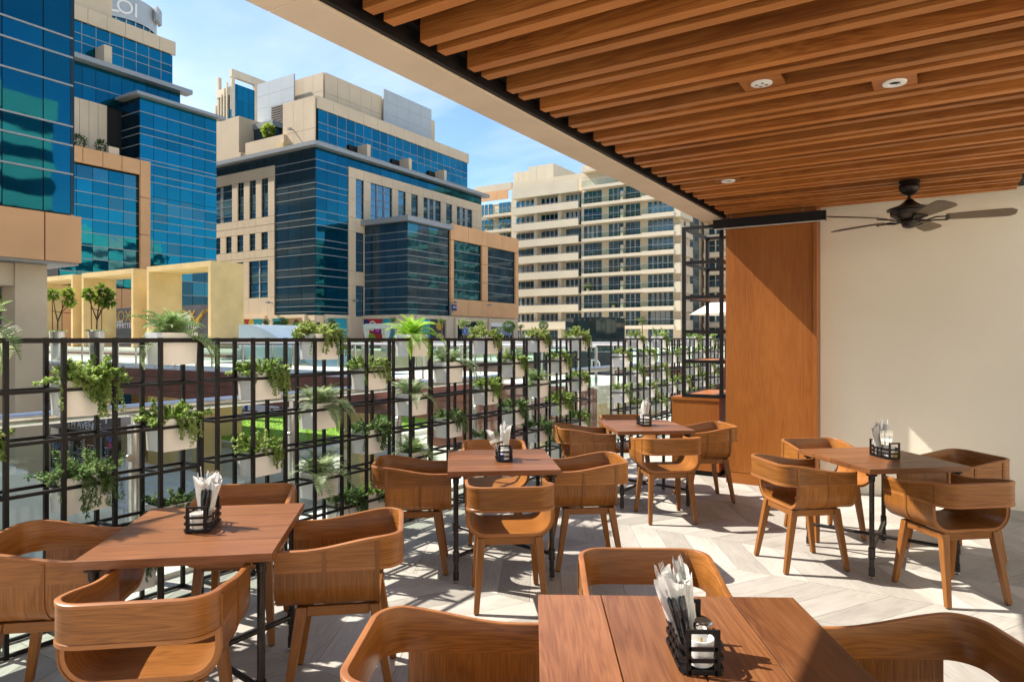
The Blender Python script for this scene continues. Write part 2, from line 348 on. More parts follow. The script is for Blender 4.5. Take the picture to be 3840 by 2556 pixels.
def text(s, size, Mw, mat, parent, name='lettering', ext=.01, align='CENTER', shear=0, sx=1):
    cu = bpy.data.curves.new(name, 'FONT'); cu.body = s; cu.size = size; cu.extrude = ext; cu.align_x = align; cu.align_y = 'CENTER'; cu.shear = shear; cu.resolution_u = 3
    t = bpy.data.objects.new('tmp_text', cu); me = bpy.data.meshes.new_from_object(t)
    bpy.data.objects.remove(t); bpy.data.curves.remove(cu); me.name = name; me.materials.clear(); me.materials.append(mat)
    return link(bpy.data.objects.new(name, me), parent, Mw @ Matrix.Diagonal((sx, 1, 1, 1)))
def TXY(x, y, z): return Matrix.Translation((x, y, z)) @ Matrix.Rotation(R(90), 4, 'X')                                # faces -Y
def TXX(x, y, z): return Matrix.Translation((x, y, z)) @ Matrix.Rotation(R(90), 4, 'Z') @ Matrix.Rotation(R(90), 4, 'X')  # faces +X
# ================================================================== TERRACE: floor, ceiling, walls
XL, XS, XB0, XB1 = -3.98, -2.06, -2.364, -2.133      # screen plane, slat ends, beam edges
YW = 7.98; ZB = 2.97; ZS = 3.0
fl = wbox('floor', M['grout'], -4.42, 3.2, -1.0, 20.0, -.30, -.006); struct(fl)
# chevron planks: columns along X, 0.645 deep, planks at +-60 degrees
PW, PH, K = .234, .645, .645/math.tan(R(60))
def plank_mesh(sgn):
    g = .0016; dx_ = K*sgn; b_ = MB()
    pts = [(g, g), (PW-g, g), (PW-g+dx_, PH-g), (g+dx_, PH-g)]
    cx = (PW+dx_)/2; ln = math.hypot(K, PH); ux, uy = dx_/ln, PH/ln
    uvf = lambda p: (p[0]*ux+p[1]*uy, -p[0]*uy+p[1]*ux)
    top = [(x, y, 0) for x, y in pts]; bot = [(x, y, -.006) for x, y in pts]
    b_.poly(top, [uvf(p) for p in pts])
    for i in range(4):
        j = (i+1) % 4; b_.poly([bot[i], bot[j], top[j], top[i]])
    return b_.mesh('floor_plank', M['floor'])
PM = {1: plank_mesh(1), -1: plank_mesh(-1)}
cells = []
y0 = 4.9-.645*12
for r in range(0, 19):
    Y0 = y0+r*PH; sgn = 1 if (r % 2) else -1        # column 4.9..5.545: X falls as Y rises
    sgn = -1 if (r-12) % 2 == 0 else 1
    for c in range(-20, 16):
        X0 = c*PW-.05 + (0 if sgn < 0 else -K)
        xm, ym = X0+PW/2+sgn*K/2, Y0+PH/2
        if not (-4.45 < xm < 3.0): continue
        if X0+min(0, sgn*K) < -4.42 and xm < -4.4: continue
        d = -SN*xm+CS*ym; l = (CS*xm+SN*ym)
        vis = d > 1.25 and abs(l/max(d, .1)) < .80 and ym < YW and xm > -4.25
        cells.append((0 if vis else 1, d, X0, Y0, sgn))
cells.sort()
far = MB(); nplank = 0
for v, d, X0, Y0, sgn in cells:
    if v == 0 and nplank < 295:
        inst('plank', PM[sgn], fl, Matrix.Translation((X0, Y0, 0))); nplank += 1
    else:
        dx_ = K*sgn; g = .0016
        pts = [(X0+g, Y0+g, 0), (X0+PW-g, Y0+g, 0), (X0+PW-g+dx_, Y0+PH-g, 0), (X0+g+dx_, Y0+PH-g, 0)]
        k = random.random()*9; ln = math.hypot(K, PH); ux, uy = dx_/ln, PH/ln
        far.poly(pts, [(p[0]*ux+p[1]*uy+k, -p[0]*uy+p[1]*ux+k) for p in pts])
stuff(far.build('planks', M['floor'], fl))
struct(ubox('rear_bounce_paving', M['deck'], -4.42, 16, -16, -1.003, -.30, -.003)); struct(ubox('side_bounce_paving', M['deck'], 3.203, 16, -1.0, 20, -.30, -.003))  # unseen pale paving added to bounce sunlight back under the ceiling
# slab edge and outer ledge beyond the screen
struct(wbox('terrace_slab', M['concrete'], -4.86, 16, -16, 21.0, -1.2, -.302))
struct(wbox('terrace_ledge', M['deck'], -4.86, -4.424, -16, 21.0, -.30, .035))

# ceiling with slats
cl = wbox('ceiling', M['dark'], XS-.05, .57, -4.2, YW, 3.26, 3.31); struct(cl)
SL = []
Yb = 2.087-.3718*17
n_ = 0
while True:
    base = Yb+.3718*n_; n_ += 1
    if base > YW-.05: break
    for off in (0, .126):
        y = base+off
        if y < -4.1 or y+.065 > YW-.01: continue
        SL.append(y)
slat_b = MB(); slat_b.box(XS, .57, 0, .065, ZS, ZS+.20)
slat_b.mi[4] = 1       # lighter underside against darker sides: light and shade painted into the wood colour
slat_m = slat_b.mesh('slat', [M['slat'], M['slat_lit_under']], weld=False)
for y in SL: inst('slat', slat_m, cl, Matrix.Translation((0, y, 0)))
for x in (-1.7, -.75, .2): ubox('batten', M['dark'], x, x+.05, -4.1, YW-.02, ZS+.201, 3.258, cl)
# filler panels between the slats that carry the ceiling discs
def filler(x, y0_, w): wbox('filler_panel', M['slat'], x-w/2, x+w/2, y0_+.003, y0_+.179, ZS+.004, ZS+.022, cl)
gap = lambda k: Yb+.3718*k+.126+.065
kk = [k for k in range(40)]
def gap_near(y): return min((gap(k) for k in kk), key=lambda q: abs(q+.09-y))
def disc(x, y, r, label, kind):
    t = thing('ceiling_speaker' if kind == 'sp' else 'downlight', label, 'ceiling speaker' if kind == 'sp' else 'downlight', T(x, y, ZS+.003))
    b_ = MB()
    if kind == 'sp':
        b_.lathe([(0, -.010), (r*.8, -.010), (r, -.006), (r, 0)], 28); b_.build('trim_ring', M['white_metal'], t, T(x, y, ZS+.003), smooth=True)
        for a in range(4):
            q = MB(); q.lathe([(0, -.013), (r*.13, -.012), (r*.16, -.0095)], 12, (r*.45*math.cos(a*1.571+.4), r*.45*math.sin(a*1.571+.4), 0)); q.build('nozzle', M['louvre'], t, T(x, y, ZS+.003), smooth=True)
    else:
        b_.lathe([(r*.5, .0), (r*.55, -.009), (r*.95, -.010), (r, -.004), (r, 0)], 28); b_.build('trim_ring', M['white_metal'], t, T(x, y, ZS+.003), smooth=True)
        q = MB(); q.lathe([(0, -.001), (r*.52, -.001)], 20); q.build('lamp_recess', M['dark'], t, T(x, y, ZS+.003))
for x, yy, r, lb, kd in ((-.835, 3.79, .056, 'round white ceiling disc with four small dots between the slats', 'sp'),
                         (-.224, 4.20, .060, 'white ring downlight between the slats right of the dotted disc', 'dl'),
                         (-1.60, 6.05, .060, 'small white downlight between the slats near the concrete beam', 'dl')):
    g0 = gap_near(yy); filler(x, g0, .21); disc(x, g0+.09, r, lb, kd)

# concrete edge beam with joints, dark steel channel behind it
bm_t = thing('edge_beam', 'pale concrete edge beam running along the open side of the slatted ceiling', 'beam', T(XB0, 0, ZB))
yy = 2.36-.51*13
while yy < 8.6:
    y2 = min(yy+.51*2, 8.6)
    wbox('segment', M['beam'], XB0, XB1, yy+.0015, y2-.0015, ZB, ZB+.42, bm_t, bevel=.004); yy += 1.02
ubox('steel_channel', M['black'], XB1+.002, XB1+.03, -4.2, YW, ZB+.012, ZB+.22, bm_t)
ubox('steel_flange', M['black'], XB1+.031, XS-.004, -4.2, YW, ZB+.10, ZB+.13, bm_t)
stuff_b = None
# roof kept thin and cut back to let light in, dark soffit, end wall
up = ubox('roof_slab', M['cream'], -2.35, .95, -4.2, 9.0, 3.32, 3.75); tag(up, 'roof slab hidden above the slatted ceiling, kept low and short to admit light', 'roof')
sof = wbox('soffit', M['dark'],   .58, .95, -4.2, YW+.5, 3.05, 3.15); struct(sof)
ew = ubox('end_wall', M['cream_plaster'], -1.12, 3.2, YW, YW+.4, -.3, 3.2); tag(ew, 'cream textured end wall behind the ceiling fan', 'wall')

rf_ = thing('unseen_bounce_wall', 'added cream wall out of frame on the right that bounces sunlight in', 'building', T(6, 2, 0))
ubox('wall', M['cream_plaster'], 6.0, 6.5, -9, 16, -.29, 5.2, rf_)  # unseen wall and panes, added to throw sunlight onto the terrace
for y in (-7, -3.2, .6, 4.4, 12): ubox('window', M['glass_navy'], 5.95, 5.99, y, y+1.5, .9, 2.6, rf_)

# timber clad pier
pier = thing('timber_panel', 'tall walnut veneer wall panel beside the cream wall', 'wall panel', T(-1.6, YW, 0))
def vbox(name, x0, x1, y0_, y1_, z0, z1, par): return wbox(name, M['veneer'], x0, x1, y0_, y1_, z0, z1, par, bevel=.002, ax=2)
YP_ = 7.79
vbox('veneer_sheet', -2.075, -1.165, YP_, YW+1.0, .125, 3.14, pier)
vbox('edge_trim', -1.163, -1.125, YP_-.02, YW-.001, 0, 3.14, pier)
wbox('skirting', M['veneer'], -2.075, -1.165, YP_+.002, YW+1.0, 0, .122, pier, bevel=.002)

# cabinet and open steel shelf beyond its corner
cab = thing('low_cabinet', 'low walnut cabinet under the black metal shelf frame', 'cabinet', T(-2.47, 8.5, 0))
wbox('carcass', M['veneer'], -2.775, -2.21, YW+.03, 9.0, .06, .885, cab, ax=2)
wbox('top', M['veneer'], -2.785, -2.205, YW+.02, 9.01, .886, .918, cab)
ubox('plinth', M['dark'], -2.75, -2.22, YW+.06, 8.98, 0, .058, cab)
sh = thing('shelf_frame', 'tall black metal shelf frame standing on the low walnut cabinet', 'shelf', T(-2.4, 8.5, .92))
X0, X1, Y0, Y1, q = -2.65, -2.165, 8.0, 9.0, .04
for x in (X0, X1-q):
    for y in (Y0, Y1-q): ubox('post', M['black'], x, x+q, y, y+q, .921, 2.95, sh)
for i, z in enumerate((.921, 1.325, 1.68, 2.09, 2.50, 2.912)):
    for y in (Y0, Y1-q): ubox('cross_rail', M['black'], X0+q, X1-q, y+.001, y+q-.001, z, z+q-.002, sh)
    for x in (X0, X1-q): ubox('side_rail', M['black'], x+.001, x+q-.001, Y0+q, Y1-q, z, z+q-.002, sh)
    if i in (0, 1, 3): wbox('shelf_board', M['veneer'], X0+q, X1-q, Y0+q, Y1-q, z+.01, z+.03, sh)

# linear pendant
pl = thing('linear_pendant', 'long black bar lamp hung in front of the walnut panel', 'pendant lamp', T(-1.6, 7.72, 2.9))
ubox('housing', M['black'], -2.19, -1.03, 7.69, 7.75, 2.845, 2.945, pl)
ubox('diffuser', M['white_metal'], -2.18, -1.04, 7.70, 7.74, 2.840, 2.8445, pl)
for x in (-2.0, -1.25):
    b_ = MB(); b_.tube([(x, 7.72, 2.945), (x, 7.72, 3.17)], .003, 5); b_.build('cable', M['steel'], pl)

# ceiling fan
FX, FY = atD(3410, 6.0)
fan = thing('ceiling_fan', 'bronze ceiling fan with five blades in front of the cream wall', 'ceiling fan', T(FX, FY, 3.0))
FM = T(FX, FY, 0)
def lathe(name, prof, mat, n=32):
    b_ = MB(); b_.lathe(prof, n); return b_.build(name, mat, fan, FM, smooth=True)
lathe('canopy', [(0, 3.0), (.085, 3.0), (.088, 2.975), (.075, 2.968), (.084, 2.955), (.082, 2.925), (.055, 2.885), (.022, 2.872), (0, 2.872)], M['fan'])
lathe('rod', [(0, 2.873), (.014, 2.872), (.014, 2.845), (.022, 2.84), (0, 2.84)], M['fan'], 14)
lathe('motor_housing', [(0, 2.842), (.024, 2.842), (.05, 2.815), (.09, 2.785), (.155, 2.765), (.178, 2.755), (.178, 2.742), (.152, 2.735), (.148, 2.70), (.11, 2.672), (.07, 2.66), (0, 2.66)], M['fan'])
lathe('switch_cup', [(0, 2.66), (.062, 2.66), (.07, 2.645), (.066, 2.625), (.058, 2.622), (.056, 2.60), (.03, 2.588), (0, 2.586)], M['fan'])
cam_ang = YAW
def blade_mesh():
    b_ = MB(); n = 14; top = []; bot = []
    xs = [.27+.50*i/n for i in range(n+1)]
    for x in xs:
        u = (x-.27)/.50; w = .055+.022*math.sin(min(1, u*1.2)*1.57)
        if u > .9: w *= math.sqrt(max(.12, 1-((u-.9)/.1)**2*.75))
        top.append((x, w)); bot.append((x, -w))
    loop = top+bot[::-1]
    b_.poly([(x, y, .004) for x, y in loop]); b_.poly([(x, y, -.004) for x, y in loop[::-1]])
    for i in range(len(loop)):
        a, c = loop[i], loop[(i+1) % len(loop)]; b_.poly([(a[0], a[1], -.004), (c[0], c[1], -.004), (c[0], c[1], .004), (a[0], a[1], .004)])
    return b_.mesh('blade', M['blade'])
def iron_mesh():
    b_ = MB(); b_.tube([(.06, 0, .0), (.13, .012, -.012), (.20, .035, .002), (.285, .038, -.001)], [.010, .008, .007, .006], 7); b_.tube([(.06, 0, 0), (.13, -.012, -.012), (.20, -.035, .002), (.285, -.038, -.001)], [.010, .008, .007, .006], 7)
    b_.tube([(.285, -.038, -.001), (.30, 0, -.001), (.285, .038, -.001)], .006, 6)
    return b_.mesh('blade_iron', M['fan'], smooth=True)
bmesh_, imesh = blade_mesh(), iron_mesh()
for k in range(5):
    Mx = T(FX, FY, 2.655, cam_ang+R(44+72*k)) @ Matrix.Rotation(R(-14), 4, 'X')
    inst('blade_iron', imesh, fan, Mx); inst('blade', bmesh_, fan, Mx @ Matrix.Translation((0, 0, .012)))

# ================================================================== planter screens
PITCH_Y = {}
def cellY(y0_, j, p): return y0_+p*j
ZR = lambda k: .015+.2655*k
TU = .030; DEP = .20
screens = []
def screen(y0_, p, ncell, label):
    t = thing('planter_screen', label, 'planter screen', T(XL, y0_+p*ncell/2, 0), 'black steel planter screens along the terrace edge')
    xf, xb = XL-TU, XL-DEP-TU           # front tube spans xf..XL
    pt, rt, ct = .0112, .0090, .0085    # half thickness of posts, rails, crossbars
    for j in range(ncell+1):
        y = y0_+p*j
        for x in (xf, xb): ubox('post', M['black'], x+.004, x+TU-.004, y-pt, y+pt, 0, 1.6235, t)
    for k in range(7):
        z = ZR(k); r_ = rt if k < 6 else .0135
        for x in (xf, xb): ubox('rail', M['black'], x+.006, x+TU-.006, y0_+pt-.004, y0_+p*ncell-pt+.004, z-r_, z+r_, t)
        for j in range(ncell+1):
            y = y0_+p*j; ubox('crossbar', M['black'], xb+TU-.007, xf+.007, y-ct, y+ct, z-rt+.001, z+rt-.001, t)
    return t
P1 = .2680
SCR = [(2.617-P1*10, P1, 10, 'black steel grid screen nearest the viewer, holding white planters'),
       (2.731, .2717, 10, 'second black steel grid screen, behind the left and middle tables'),
       (5.55, .2700, 10, 'third black steel grid screen, ending before the open gap'),
       (9.40, .2700, 10, 'black steel grid screen just past the gap in the row'),
       (12.25, .2700, 10, 'farthest black steel grid screen, seen through the shelf frame')]
for s_ in SCR: screen(*s_)

# glass balustrade behind the screens
bal = thing('glass_balustrade', 'glass balustrade with thick steel handrail behind the planter screens', 'balustrade', T(-4.6, 6, 0))
b_ = MB(); b_.tube([(-4.6, -2.8, 1.14), (-4.6, 16.6, 1.14)], .042, 16); b_.build('handrail', M['steel'], bal, smooth=True)
y = 2.52-1.313*3
while y < 16.6:
    b_ = MB(); b_.tube([(-4.6, y, .036), (-4.6, y, 1.04)], .038, 14); b_.build('post', M['steel'], bal, smooth=True)
    b_ = MB(); b_.tube([(-4.6, y, 1.04), (-4.6, y, 1.10)], .018, 8); b_.build('bracket', M['steel'], bal, smooth=True)
    b_ = MB(); b_.tube([(-4.555, y-.06, .83), (-4.535, y-.06, .83)], .024, 12); b_.build('glass_clamp', M['steel'], bal, Matrix.Identity(4), smooth=True)
    ubox('glass_pane', M['clear'], -4.606, -4.594, y+.06, y+1.253, .09, 1.02, bal)
    y += 1.313
# ================================================================== TABLES, CHAIRS, TABLEWARE
WO, YB, YF, RC = .262, -.275, .270, .105     # half width, back, front, corner radius
ZT = .715; SEATB = .435
def ztop(y):
    t = min(1, max(0, (.17-y)/.40)); t = t*t*(3-2*t); return .702+.052*t
def u_path():
    P = []
    ys = [YF-(YF-(YB+RC))*i/10 for i in range(11)]
    for y in ys: P.append((-WO, y, -1, 0))
    for i in range(1, 9):
        a = math.pi+i*(math.pi/2)/9; P.append((-WO+RC+RC*math.cos(a), YB+RC+RC*math.sin(a), math.cos(a), math.sin(a)))
    for i in range(9): P.append((-WO+RC+(2*WO-2*RC)*i/8, YB, 0, -1))
    for i in range(1, 9):
        a = -math.pi/2+i*(math.pi/2)/9; P.append((WO-RC+RC*math.cos(a), YB+RC+RC*math.sin(a), math.cos(a), math.sin(a)))
    for y in reversed(ys): P.append((WO, y, 1, 0))
    return P
def band_mesh():
    b_ = MB(); b_.cur = 0; P = u_path(); zb = .608; th = .020; rings = []; ln = [0]
    for i, (x, y, nx, ny) in enumerate(P):
        zt = ztop(y); bead = .0035 if y < -.165 else 0
        rings.append([(x-nx*(th-o), y-ny*(th-o), z) for o, z in ((0, zb), (0, zt-.004), (.003, zt), (th-.002+.0, zt), (th+.0025, zt-.003), (th+.0025, zt-.015), (th, zt-.017), (th, zb+.017), (th+bead, zb+.014), (th+bead, zb))])
        if i: ln.append(ln[-1]+math.hypot(x-P[i-1][0], y-P[i-1][1]))
    nr = len(rings[0])
    for i in range(len(rings)-1):
        for k in range(nr):
            k2 = (k+1) % nr; a, b2, c, d = rings[i][k], rings[i+1][k], rings[i+1][k2], rings[i][k2]
            off = .4 if k in (0,) else 0
            b_.cur = 1 if k in (1, 2, 3, 4, 8) else 0
            b_.poly([a, b2, c, d], [(ln[i], a[2]+off), (ln[i+1], b2[2]+off), (ln[i+1], c[2]+off), (ln[i], d[2]+off)])
    b_.cur = 1; b_.poly(rings[0][::1]); b_.poly(rings[-1][::-1])
    return b_.mesh('back_band', [M['chair'], M['chair_edge']], smooth=True)
def trough_profile(off=0.0, zend=.608):
    r = .115; P = [(-WO-off, zend)]
    P.append((-WO-off, SEATB+r))
    for i in range(1, 9):
        a = math.pi+i*(math.pi/2)/8; P.append((-WO+r+(r+off)*math.cos(a), SEATB+r+(r+off)*math.sin(a)))
    for i in range(1, 7): P.append((-WO+r+(2*WO-2*r)*i/7, SEATB-off))
    for i in range(0, 8):
        a = -math.pi/2+i*(math.pi/2)/8; P.append((WO-r+(r+off)*math.cos(a), SEATB+r+(r+off)*math.sin(a)))
    P.append((WO+off, SEATB+r)); P.append((WO+off, zend)); return P
def shell_mesh():
    b_ = MB(); Po = trough_profile(0); Pi = trough_profile(-.020); y0_, y1_ = -.172, YF; u = 0
    for i in range(len(Po)-1):
        du = math.hypot(Po[i+1][0]-Po[i][0], Po[i+1][1]-Po[i][1]); u2 = u+du
        o0, o1, i0, i1 = Po[i], Po[i+1], Pi[i], Pi[i+1]
        b_.cur = 0
        b_.poly([(o0[0], y0_, o0[1]), (o0[0], y1_, o0[1]), (o1[0], y1_, o1[1]), (o1[0], y0_, o1[1])], [(u, y0_), (u, y1_), (u2, y1_), (u2, y0_)])
        b_.poly([(i0[0], y1_, i0[1]), (i0[0], y0_, i0[1]), (i1[0], y0_, i1[1]), (i1[0], y1_, i1[1])], [(u, y1_+1), (u, y0_+1), (u2, y0_+1), (u2, y1_+1)])
        b_.cur = 1
        b_.poly([(o0[0], y1_, o0[1]), (i0[0], y1_, i0[1]), (i1[0], y1_, i1[1]), (o1[0], y1_, o1[1])], [(u, 0), (u, .02), (u2, .02), (u2, 0)])
        b_.poly([(i0[0], y0_, i0[1]), (o0[0], y0_, o0[1]), (o1[0], y0_, o1[1]), (i1[0], y0_, i1[1])], [(u, .02), (u, 0), (u2, 0), (u2, .02)])
        u = u2
    return b_.mesh('seat_shell', [M['chair'], M['chair_edge']], smooth=True)
def rib_mesh(sg, y0_, w):
    """thin batten that follows the outside of the shell from the band top down and under"""
    b_ = MB(); z1 = ztop(y0_)-.018; P = [(WO, z1)]
    r = .115
    P.append((WO, SEATB+r))
    for i in range(1, 8): a = -i*R(78)/7; P.append((WO-r+r*math.cos(a), SEATB+r+r*math.sin(a)))
    u = 0
    for i in range(len(P)-1):
        (x0, z0), (x1, z1_) = P[i], P[i+1]; e = .0045
        def off(p, k):
            if p[1] >= SEATB+r: return (p[0]+k, p[1])
            v = Vector((p[0]-(WO-r), p[1]-(SEATB+r))).normalized(); return (p[0]+v.x*k, p[1]+v.y*k)
        A0, A1, B0, B1 = off(P[i], -.002), off(P[i+1], -.002), off(P[i], e), off(P[i+1], e); u2 = u+math.hypot(x1-x0, z1_-z0)
        q = lambda p, y: (sg*p[0], y, p[1])
        b_.poly([q(B0, y0_), q(B1, y0_), q(B1, y0_+w), q(B0, y0_+w)], [(u, 0), (u2, 0), (u2, w), (u, w)])
        b_.poly([q(A0, y0_), q(A1, y0_), q(B1, y0_), q(B0, y0_)], [(u, 0), (u2, 0), (u2, .01), (u, .01)])
        b_.poly([q(A0, y0_+w), q(B0, y0_+w), q(B1, y0_+w), q(A1, y0_+w)], [(u, 0), (u, .01), (u2, .01), (u2, 0)])
        u = u2
    return b_.mesh('side_rib', M['chair_leg'])
def leg_mesh(sx, sy):
    b_ = MB(); t = .024; f = .016
    top = Vector((sx*.172, .165 if sy > 0 else -.150, .433)); bot = Vector((sx*.205, .232 if sy > 0 else -.225, .006))
    R0 = [top+Vector((a*t, c*t, 0)) for a, c in ((-1, -1), (1, -1), (1, 1), (-1, 1))]; R1 = [bot+Vector((a*f, c*f, 0)) for a, c in ((-1, -1), (1, -1), (1, 1), (-1, 1))]
    for k in range(4):
        j = (k+1) % 4; b_.poly([R1[k], R1[j], R0[j], R0[k]], [(0, k*.05), (0, k*.05+.04), (.43, k*.05+.04), (.43, k*.05)])
    b_.poly(R0); b_.poly(R1[::-1]); return b_.mesh('leg', M['chair_leg'])
chair0 = thing('tub_chair', 'x', 'chair')
inst('back_band', band_mesh(), chair0); inst('seat_shell', shell_mesh(), chair0)
for sg in (-1, 1):
    for y0_, w in ((-.176, .018), (.052, .016)): inst('side_rib', rib_mesh(sg, y0_, w), chair0)
for sx in (-1, 1):
    for sy in (-1, 1):
        o = inst('leg', leg_mesh(sx, sy), chair0); md = o.modifiers.new('bevel', 'BEVEL'); md.width = .004; md.segments = 2
        g_ = MB(); g_.lathe([(0, 0), (.012, 0), (.012, .008), (0, .008)], 10, (sx*.205, .232 if sy > 0 else -.225, 0)); g_.build('foot_glide', M['dark'], chair0)
b_ = MB()
for x in (-.172, .172): b_.box(x-.014, x+.014, -.13, .145, .388, .432)
for y in (-.150, .165): b_.box(-.155, .155, y-.014, y+.014, .388, .4315)
b_.build('apron', M['chair_leg'], chair0, bevel=.003)

# table: four boards, black pipe legs, crossed stretchers
PL, QW = .75, .86           # board length (x), total width (y)
table0 = thing('bistro_table', 'x', 'table')
tops = []
bw = QW/4
for k in range(4):
    y0_ = -QW/2+bw*k; wbox('board', M['table'], -PL/2, PL/2, y0_+.0017, y0_+bw-.0017, .714, .75, table0, bevel=.0025)
for y in (-.30, .30): ubox('batten', M['black'], -.33, .33, y-.02, y+.02, .704, .7135, table0)
LX, LY = PL/2-.055, QW/2-.06
for sx in (-1, 1):
    for sy in (-1, 1):
        b_ = MB(); x, y = sx*LX, sy*LY
        b_.lathe([(0, .020), (.020, .020), (.020, .075), (.0165, .078), (.0165, .135), (.022, .14), (.022, .21), (.0165, .215), (.0165, .655), (.021, .66), (.021, .69), (.036, .697), (.036, .703), (0, .703)], 14, (x, y, 0))
        b_.build('leg', M['pipe'], table0, smooth=True)
        q = MB(); q.lathe([(0, 0), (.017, 0), (.017, .006), (.006, .009), (.006, .020), (0, .020)], 12, (x, y, 0)); q.build('levelling_foot', M['chrome'], table0, smooth=True)
for sg in (-1, 1):
    b_ = MB(); a = Vector((-LX, -LY*sg, .175)); c = Vector((LX, LY*sg, .175)); d = (c-a).normalized()
    b_.tube([a+d*.016, c-d*.016], .0135, 10); b_.build('stretcher', M['pipe'], table0, smooth=True)
b_ = MB(); b_.lathe([(0, .152), (.03, .156), (.034, .175), (.03, .194), (0, .198)], 12); b_.build('hub', M['pipe'], table0, smooth=True)

# condiment rack
def rack_mesh():
    b_ = MB(); w, l = .055, .104; t = .003
    def strap(pts, h0, h1):
        for i in range(len(pts)):
            (xa, ya), (xb, yb) = pts[i], pts[(i+1) % len(pts)]; dx_, dy_ = xb-xa, yb-ya; L_ = math.hypot(dx_, dy_); nx, ny = dy_/L_*t, -dx_/L_*t
            P = [(xa, ya), (xb, yb), (xb+nx, yb+ny), (xa+nx, ya+ny)]
            b_.poly([(x, y, h0) for x, y in P][::-1]); b_.poly([(x, y, h1) for x, y in P])
            for k in range(4):
                p, q_ = P[k], P[(k+1) % 4]; b_.poly([(*p, h0), (*q_, h0), (*q_, h1), (*p, h1)])
    c = .018; loop = [(-w+c, -l), (w-c, -l), (w, -l+c), (w, l-c), (w-c, l), (-w+c, l), (-w, l-c), (-w, -l+c)]
    for h in (.004, .034, .064): strap(loop, h, h+.011)
    for x, y in ((-w, -.04), (-w, 0), (-w, .04), (w, -.04), (w, 0), (w, .04)): b_.box(x-.003, x+.003, y-.0045, y+.0045, .003, .078)
    for y in (-l, l):
        for x in (-w+c, w-c): b_.box(x-.007, x+.007, y-.003, y+.003, .002, .118)
        b_.box(-w+c-.007, w-c+.007, y-.0035, y+.0035, .109, .119)
    b_.box(-w+.004, w-.004, -l+.004, l-.004, .002, .004)
    return b_.mesh('frame', M['black'])
RACKM = rack_mesh()
def napkin_mesh():
    b_ = MB(); n = 16; rings = []
    for i in range(11):
        u = i/10; z = .215*u; r = .012+.0145*u**.8+(.003 if i == 10 else 0)
        ring = []
        for k in range(n):
            a = 2*math.pi*k/n; f = 1+.12*math.cos(2*a+2.0*u)*u+.06*math.cos(5*a+1+u)
            ring.append((r*f*math.cos(a), r*f*.72*math.sin(a), z+(.022*math.cos(a+.6) if i == 10 else (.010*math.cos(a+.6) if i == 9 else 0))))
        rings.append(ring)
    for i in range(10):
        for k in range(n): b_.poly([rings[i][k], rings[i][(k+1) % n], rings[i+1][(k+1) % n], rings[i+1][k]])
    b_.poly(rings[0][::-1])
    # folded cloth edge that wraps across the front
    for i in range(10):
        u0, u1 = i/10, (i+1)/10
        def e(u): a = 1.2+2.2*u; r = (.0145+.0145*u**.8)*1.08; return [(r*math.cos(a+s), r*.80*math.sin(a+s), .215*u) for s in (0, .55)]
        A, B2 = e(u0), e(u1); b_.poly([A[0], A[1], B2[1], B2[0]])
    for i in range(1): b_.poly([(.8*x, .8*y, .195) for x, y, z in rings[9]])
    return b_.mesh('napkin', M['napkin'], smooth='all')
NAPM = napkin_mesh()
def fork_mesh():
    b_ = MB(); 
    for k in range(4): x = (k-1.5)*.0055; b_.tube([(x, 0, .20), (x, .002, .225), (x, .001, .262)], [.0016, .0015, .0006], 5)
    b_.box(-.0105, .0105, -.001, .001, .185, .203); b_.box(-.003, .003, -.001, .001, .05, .186)
    return b_.mesh('fork', M['chrome'])
def knife_mesh():
    b_ = MB(); P = [(-.007, .10), (.007, .10), (.0085, .235), (.004, .272), (-.004, .280), (-.008, .262)]
    b_.poly([(x, -.0012, z) for x, z in P]); b_.poly([(x, .0012, z) for x, z in P][::-1])
    for k in range(6): a, c = P[k], P[(k+1) % 6]; b_.poly([(a[0], -.0012, a[1]), (a[0], .0012, a[1]), (c[0], .0012, c[1]), (c[0], -.0012, c[1])])
    return b_.mesh('knife', M['chrome'])
def handle_mesh():
    b_ = MB(); b_.tube([(0, 0, .03), (0, 0, .08), (.001, 0, .125), (.001, .001, .158), (.001, .001, .165)], [.0045, .005, .0068, .0065, .003], 9)
    b_.box(-.002, .002, -.001, .001, 0, .035); return b_.mesh('cutlery_handle', M['black_gloss'], smooth=True)
M['black_gloss'] = plain('glossy_black_handle', (.012, .013, .016), .08)
FORKM, KNIFEM, HANDM = fork_mesh(), knife_mesh(), handle_mesh()
def cup_mesh():
    b_ = MB(); b_.lathe([(0, .004), (.028, .004), (.0335, .010), (.0355, .075), (.034, .076), (.0315, .072), (.030, .012), (0, .010)], 24); return b_.mesh('cup', M['china'], smooth=True)
CUPM = cup_mesh()

